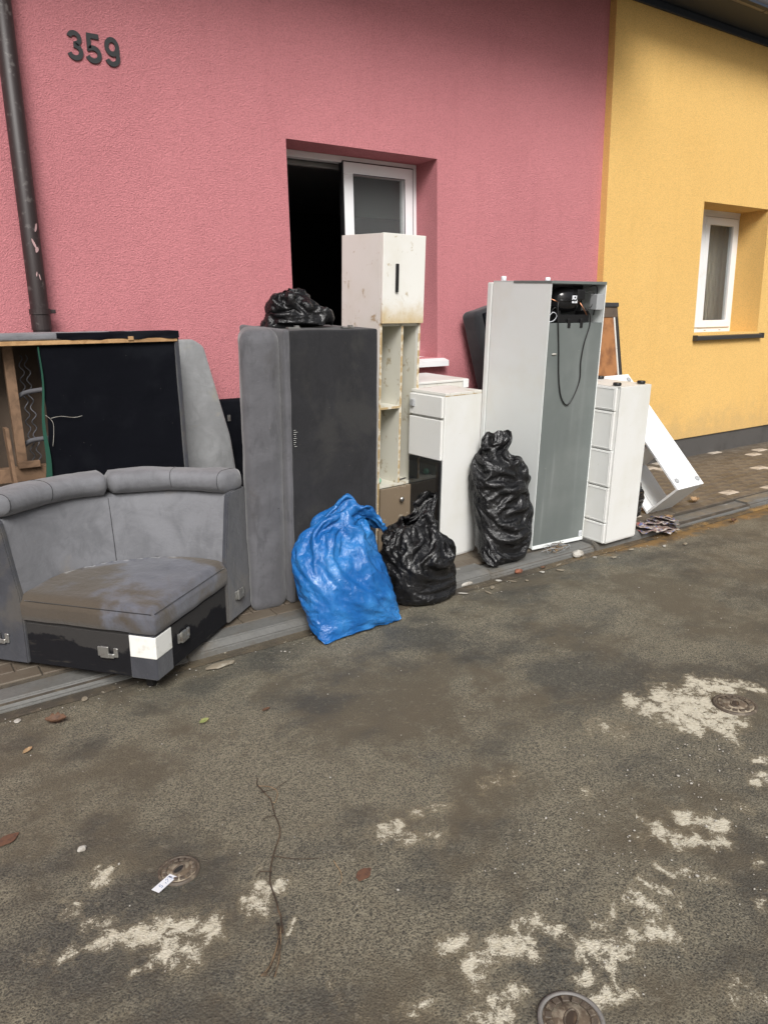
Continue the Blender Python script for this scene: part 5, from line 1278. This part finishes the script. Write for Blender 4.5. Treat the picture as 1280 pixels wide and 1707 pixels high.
# ------------------------------------------------------------------ covers, litter, debris
def cover(x, y, r, label, rim='iron_cover'):
    t = tag(empty('valve_cover', (x, y, .001)), label, 'valve cover', 'small round iron valve covers set in the road')
    lathe('rim', [(r, -.02), (r, .004), (r * .90, .006), (r * .86, .003), (r * .86, -.02)], rim, t, 36)
    lathe('lid', [(.001, .0005), (r * .85, .0005), (r * .85, .0035), (.001, .0035)], 'cement_fill', t, 36)
    bm = bmesh.new()
    for i in range(14):
        a = 2 * math.pi * i / 14 + .1; M = Matrix.Translation((r * .68 * math.cos(a), r * .68 * math.sin(a), .006)) @ Matrix.Rotation(a, 4, 'Z')
        add_box(bm, -r * .10, r * .10, -r * .11, r * .11, -.003, .0022, .001, 1, M)
    from_bm('tread_stud', bm, 'iron_cover', t)
    pts = [(r * .30 * math.cos(a), r * .15 * math.sin(a)) for a in np.linspace(0, 2 * math.pi, 20, endpoint=False)]
    o = prism('lift_slot', pts, (.0045, .0050), 'hole_dark' if r < .07 else 'twig_bark', t); o.rotation_euler = (0, 0, .5)
    bm = bmesh.new(); add_tube(bm, [(r * .34 * math.cos(a), r * .19 * math.sin(a), .0050) for a in np.linspace(0, 2 * math.pi, 25)], .003, 5, False); o = from_bm('slot_rim', bm, 'iron_cover', t, True); o.rotation_euler = (0, 0, .5)
def curl(name, x, y, ln, w, rz, bend, mat, label, seed, z=.003, tip=1.):
    bm = bmesh.new(); n, k = 14, 6; g = []
    for i in range(n + 1):
        s = i / n; ww = w * math.sin(math.pi * min(.97, max(.03, s))) ** .7 * (1 + .15 * math.sin(s * 23 + seed))
        for j in range(k + 1):
            q = j / k * 2 - 1
            g.append(bm.verts.new(((s - .5) * ln, q * ww * .5, bend * (q * q) * ww + bend * .35 * ln * (2 * s - 1) ** 2 + .002 * mnoise.noise((s * 5, q * 2, seed)))))
    for i in range(n):
        for j in range(k):
            a = i * (k + 1) + j; bm.faces.new((g[a], g[a + 1], g[a + k + 2], g[a + k + 1]))
    o = from_bm(name, bm, mat, None, True); md = o.modifiers.new('thick', 'SOLIDIFY'); md.thickness = .0008
    o.location = (x, y, z); o.rotation_euler = (.1, 0, rz); tag(o, label, 'leaf'); return o
def litter():
    cover(.577, 1.965, .062, 'round iron valve cover with a white paper strip lying on it')
    cover(2.857, 1.539, .088, 'round rusty valve cover beside the pale silt patch')
    cover(1.150, .930, .078, 'round valve cover with a pale grey rim among silt patches', 'worn_steel')
    o = box('paper_strip', -.038, .038, -.014, .014, 0, .0006, 'paper_white', None, 0); o.location = (.520, 1.928, .0095); o.rotation_euler = (0, rad(2), rad(28))
    tag(o, 'small white paper strip with blue writing on the valve cover edge', 'paper')
    bm = bmesh.new()
    # handwriting: two looped marks
    def stroke(pts):
        for a, b in zip(pts, pts[1:]):
            d = Vector(b) - Vector(a); M = Matrix.Translation(((a[0] + b[0]) / 2, (a[1] + b[1]) / 2, .0009)) @ Matrix.Rotation(math.atan2(d.y, d.x), 4, 'Z')
            add_box(bm, -d.length / 2 - .0004, d.length / 2 + .0004, -.0006, .0006, -.0002, .0002, 0, M=M)
    stroke([(.020, .006), (.026, .008), (.029, .004), (.024, .001), (.029, -.002), (.027, -.007), (.020, -.006)])
    stroke([(.010, .004), (.014, .007), (.017, .003), (.012, -.003), (.008, -.006)]); stroke([(.004, .0), (.001, -.007)])
    stroke([(-.010, .006), (-.016, .006), (-.018, .001), (-.012, .0), (-.012, -.006), (-.019, -.006)])
    from_bm('handwriting', bm, 'ink_blue', o)
    # long dry creeper stem
    tw = [(.974, 2.256), (.958, 2.213), (.957, 2.115), (.930, 2.02), (.907, 1.937), (.835, 1.849), (.781, 1.761), (.754, 1.664), (.735, 1.60), (.719, 1.556)]
    t = tag(empty('creeper_stem', (.75, 1.85, .002)), 'long thin dry creeper stem with side shoots lying on the road', 'twig')
    off = (-.75, -1.85, -.002)
    def st(pts, r0, r1, m, seed):
        pts = spline([(x, y, .0055 + .003 * abs(mnoise.noise((x * 9, y * 9, seed)))) for x, y in pts], 6); q = len(pts)
        pts = [p + Vector((mnoise.noise(p * 30) * .004, mnoise.noise(p * 30 + Vector((5, 0, 0))) * .004, 0)) for p in pts]
        o = tube('stem' if r0 > .002 else 'shoot', pts, [r0 + (r1 - r0) * i / (q - 1) for i in range(q)], m, t, 5); o.location = off
    st(tw, .0018, .0026, 'twig_bark', 1)
    for pts, m in (([(.835, 1.849), (.88, 1.80), (.945, 1.755)], 'twig_bark'), ([(.80, 1.79), (.775, 1.81), (.755, 1.80)], 'twig_bark'), ([(.95, 2.17), (1.0, 2.16), (1.05, 2.175)], 'twig_bark'), ([(.958, 2.213), (1.0, 2.15), (.965, 2.09), (.955, 2.10)], 'dry_stalk'), ([(.93, 2.02), (.90, 2.03), (.885, 2.02)], 'twig_bark'), ([(.975, 1.72), (.965, 1.66), (.935, 1.62)], 'dry_stalk')): st(pts, .0014, .0008, m, 2)
    t2 = tag(empty('straw_bundle', (.66, 1.51, .002)), 'pale dry stalks bunched at the end of the long creeper stem', 'straw')
    for i in range(9):
        a = random.uniform(-.02, .015); b = random.uniform(0, .04)
        pts = [(.722 + a * .3, 1.565 + b, .007), (.69 + a * .5, 1.525, .009 + .004 * random.random()), (.655 + a, 1.485 - b * .3, .007), (.625 + a * 1.2, 1.455 - a, .005)]
        o = tube('stalk', spline(pts, 4), random.uniform(.0009, .0018), random.choice(['dry_stalk', 'twig_bark', 'twig_bark']), t2, 4); o.location = (-.66, -1.51, -.002)
    # leaves
    curl('dead_leaf', .470, 3.12, .085, .05, -.4, .55, 'leaf_brown', 'curled dark brown dead leaf in front of the corner sofa', 1, .008)
    curl('dead_leaf', .33, 2.96, .05, .022, .7, .3, 'leaf_tan', 'small tan leaf scrap on the bare asphalt', 2)
    curl('green_leaf', .975, 2.76, .05, .028, .4, .25, 'leaf_green', 'yellowish green leaf lying flat on the road', 3)
    curl('dead_leaf', 1.23, 2.70, .04, .018, .1, .1, 'leaf_brown', 'flat rusty brown leaf on the road near the blue bag', 4)
    curl('dead_leaf', 5.72, 3.62, .13, .07, .3, .5, 'leaf_tan', 'big curled pale leaf on the paving blocks', 5, walk_z(3.62) + .006)
    curl('dead_leaf', 5.10, 3.44, .09, .06, 1.0, .4, 'leaf_tan', 'tan leaf beside the end board of the tipped shelf unit', 6, walk_z(3.44) + .006)
    curl('dead_leaf', 5.62, 3.20, .07, .04, .3, .5, 'leaf_brown', 'dark leaf in the muddy gutter beyond the tipped shelf unit', 7, .006)
    curl('dead_leaf', 3.55, 3.30, .05, .03, .3, .3, 'leaf_brown', 'small brown leaf in the gutter below the fridge', 8, .008)
    # flat rust-coloured paper-thin patches of trodden leaf
    for x, y, r, lab in ((.175, 2.43, .036, 'round rusty trodden leaf flat on the asphalt'), (1.02, 1.62, .030, 'dark trodden leaf flat beside the creeper stem')):
        pts = [(r * (1 + .12 * math.sin(5 * a + x * 9)) * math.cos(a), r * .62 * (1 + .1 * math.cos(4 * a)) * math.sin(a)) for a in np.linspace(0, 2 * math.pi, 22, endpoint=False)]
        o = prism('trodden_leaf', pts, (0, .0012), 'trodden'); o.location = (x, y, .003); o.rotation_euler = (0, 0, .4); tag(o, lab, 'leaf')
    # tangled wire with a lump of rubble
    t = tag(empty('wire_tangle', (3.80, 3.40, .058)), 'tangle of rusty wire and roots on the kerb below the fridge', 'wire')
    for i in range(16):
        c = Vector((random.uniform(-.10, .08), random.uniform(-.04, .05), .012)); pts = []
        for j in range(6): pts.append((c.x + random.uniform(-.07, .07), c.y + random.uniform(-.035, .035), abs(random.gauss(.012, .016)) + .003))
        tube('wire', spline(pts, 5), random.uniform(.0009, .002), random.choice(['twig_bark', 'twig_bark', 'grey_plastic', 'dry_stalk']), t, 4)
    def rock(name, x, y, z, s, mat, label, seed, cat='stone'):
        bm = bmesh.new(); bmesh.ops.create_icosphere(bm, subdivisions=2, radius=1)
        for v in bm.verts:
            v.co *= 1 + .28 * mnoise.noise(v.co * 1.4 + Vector((seed, 0, 0))); v.co = Vector((v.co.x * s[0], v.co.y * s[1], v.co.z * s[2]))
        o = from_bm(name, bm, mat); o.location = (x, y, z + s[2] * .8); tag(o, label, cat); return o
    rock('rubble_lump', 3.93, 3.335, .004, (.05, .03, .026), 'pebble', 'pale lump of rubble beside the wire tangle', 1)
    rock('brick_fragment', 3.36, 3.335, .004, (.03, .02, .016), 'brick_bit', 'reddish brick fragment in the gutter below the tall black bag', 2)
    rock('plaster_chip', 2.93, 3.36, .006, (.055, .02, .014), 'pebble', 'flat plaster chip in the gutter right of the squat black bag', 3)
    rock('plaster_chip', 1.24, 3.22, .001, (.075, .03, .008), 'wet_plaster', 'long flat plaster flake at the kerb beside the corner sofa', 4)
    rock('stone_chip', .36, 2.235, .001, (.014, .012, .008), 'pebble', 'single white stone chip on the open asphalt', 5)
    for i, (x, y) in enumerate(((2.83, 3.27), (2.98, 3.31), (3.04, 3.24), (3.16, 3.31), (3.22, 3.25), (3.30, 3.20), (3.50, 3.26), (3.62, 3.21), (3.70, 3.30), (4.02, 3.26), (4.12, 3.18), (4.36, 3.22), (4.62, 3.13), (4.78, 3.07), (2.96, 3.19), (.34, 3.24), (.62, 3.27))):
        o = rock('mortar_chip', x, y, .000, (random.uniform(.012, .035), random.uniform(.008, .016), random.uniform(.002, .005)), 'wet_plaster' if i % 3 else 'pebble', 'small flat muddy mortar chip lying in the gutter' if i % 3 else 'small clean pale mortar chip lying in the gutter', 20 + i); o.rotation_euler = (0, 0, random.uniform(0, 3)); o['group'] = 'mortar chips in the gutter'
    o = tube('loose_wire', spline([(1.93, 3.56, walk_z(3.56) + .004), (1.97, 3.47, .068), (1.955, 3.40, .066), (1.93, 3.37, .060), (1.945, 3.338, .008)], 6), .0035, 'cable_black', None, 6)
    tag(o, 'short black wire trailing over the kerb beside the blue bag', 'wire')
    # sodden magazines against the kerb
    t = tag(empty('magazine_heap', (4.84, 3.36, .01)), 'sodden heap of torn colour magazines at the foot of the tipped shelf unit', 'magazines')
    for i in range(13):
        w, l = random.uniform(.08, .13), random.uniform(.12, .2); bm = bmesh.new(); n = 6; g = []
        for a in range(n + 1):
            for b in range(n + 1):
                x, y = (a / n - .5) * l, (b / n - .5) * w
                g.append(bm.verts.new((x, y, .022 * mnoise.noise((x * 14 + i * 3, y * 14, i)) + .006 * mnoise.noise((x * 45, y * 45, i)))))
        for a in range(n):
            for b in range(n): q = a * (n + 1) + b; bm.faces.new((g[q], g[q + 1], g[q + n + 2], g[q + n + 1]))
        o = from_bm('page', bm, 'wet_magazine', t, True); md = o.modifiers.new('thick', 'SOLIDIFY'); md.thickness = .003
        o.location = (random.uniform(-.13, .14), random.uniform(-.05, .08), .022 + .005 * i + .03 * random.random()); o.rotation_euler = (random.uniform(-.25, .25), random.uniform(-.2, .2), random.uniform(0, 3))
    # grit
    bm = bmesh.new()
    for i in range(520):
        x = random.uniform(.2, 5.2); y = random.uniform(.9, 3.3)
        if i < 200: x, y = random.uniform(1.3, 2.6), random.uniform(.85, 1.5)
        elif i < 330: x, y = random.uniform(.2, 6), random.uniform(3.15, 3.34)
        s = random.uniform(.0015, .0045) * (1.6 if random.random() < .06 else 1); r = bmesh.ops.create_icosphere(bm, subdivisions=1, radius=s)
        M = Matrix.Translation((x, y, s * .35)) @ Matrix.Rotation(random.uniform(0, 3), 4, 'Z') @ Matrix.Diagonal((1, random.uniform(.5, .9), .55, 1)); bmesh.ops.transform(bm, matrix=M, verts=r['verts'])
    o = from_bm('grit', bm, 'pebble'); kind(o, 'stuff'); o['label'] = 'loose pale grit scattered over the asphalt'; o['category'] = 'grit'
litter()
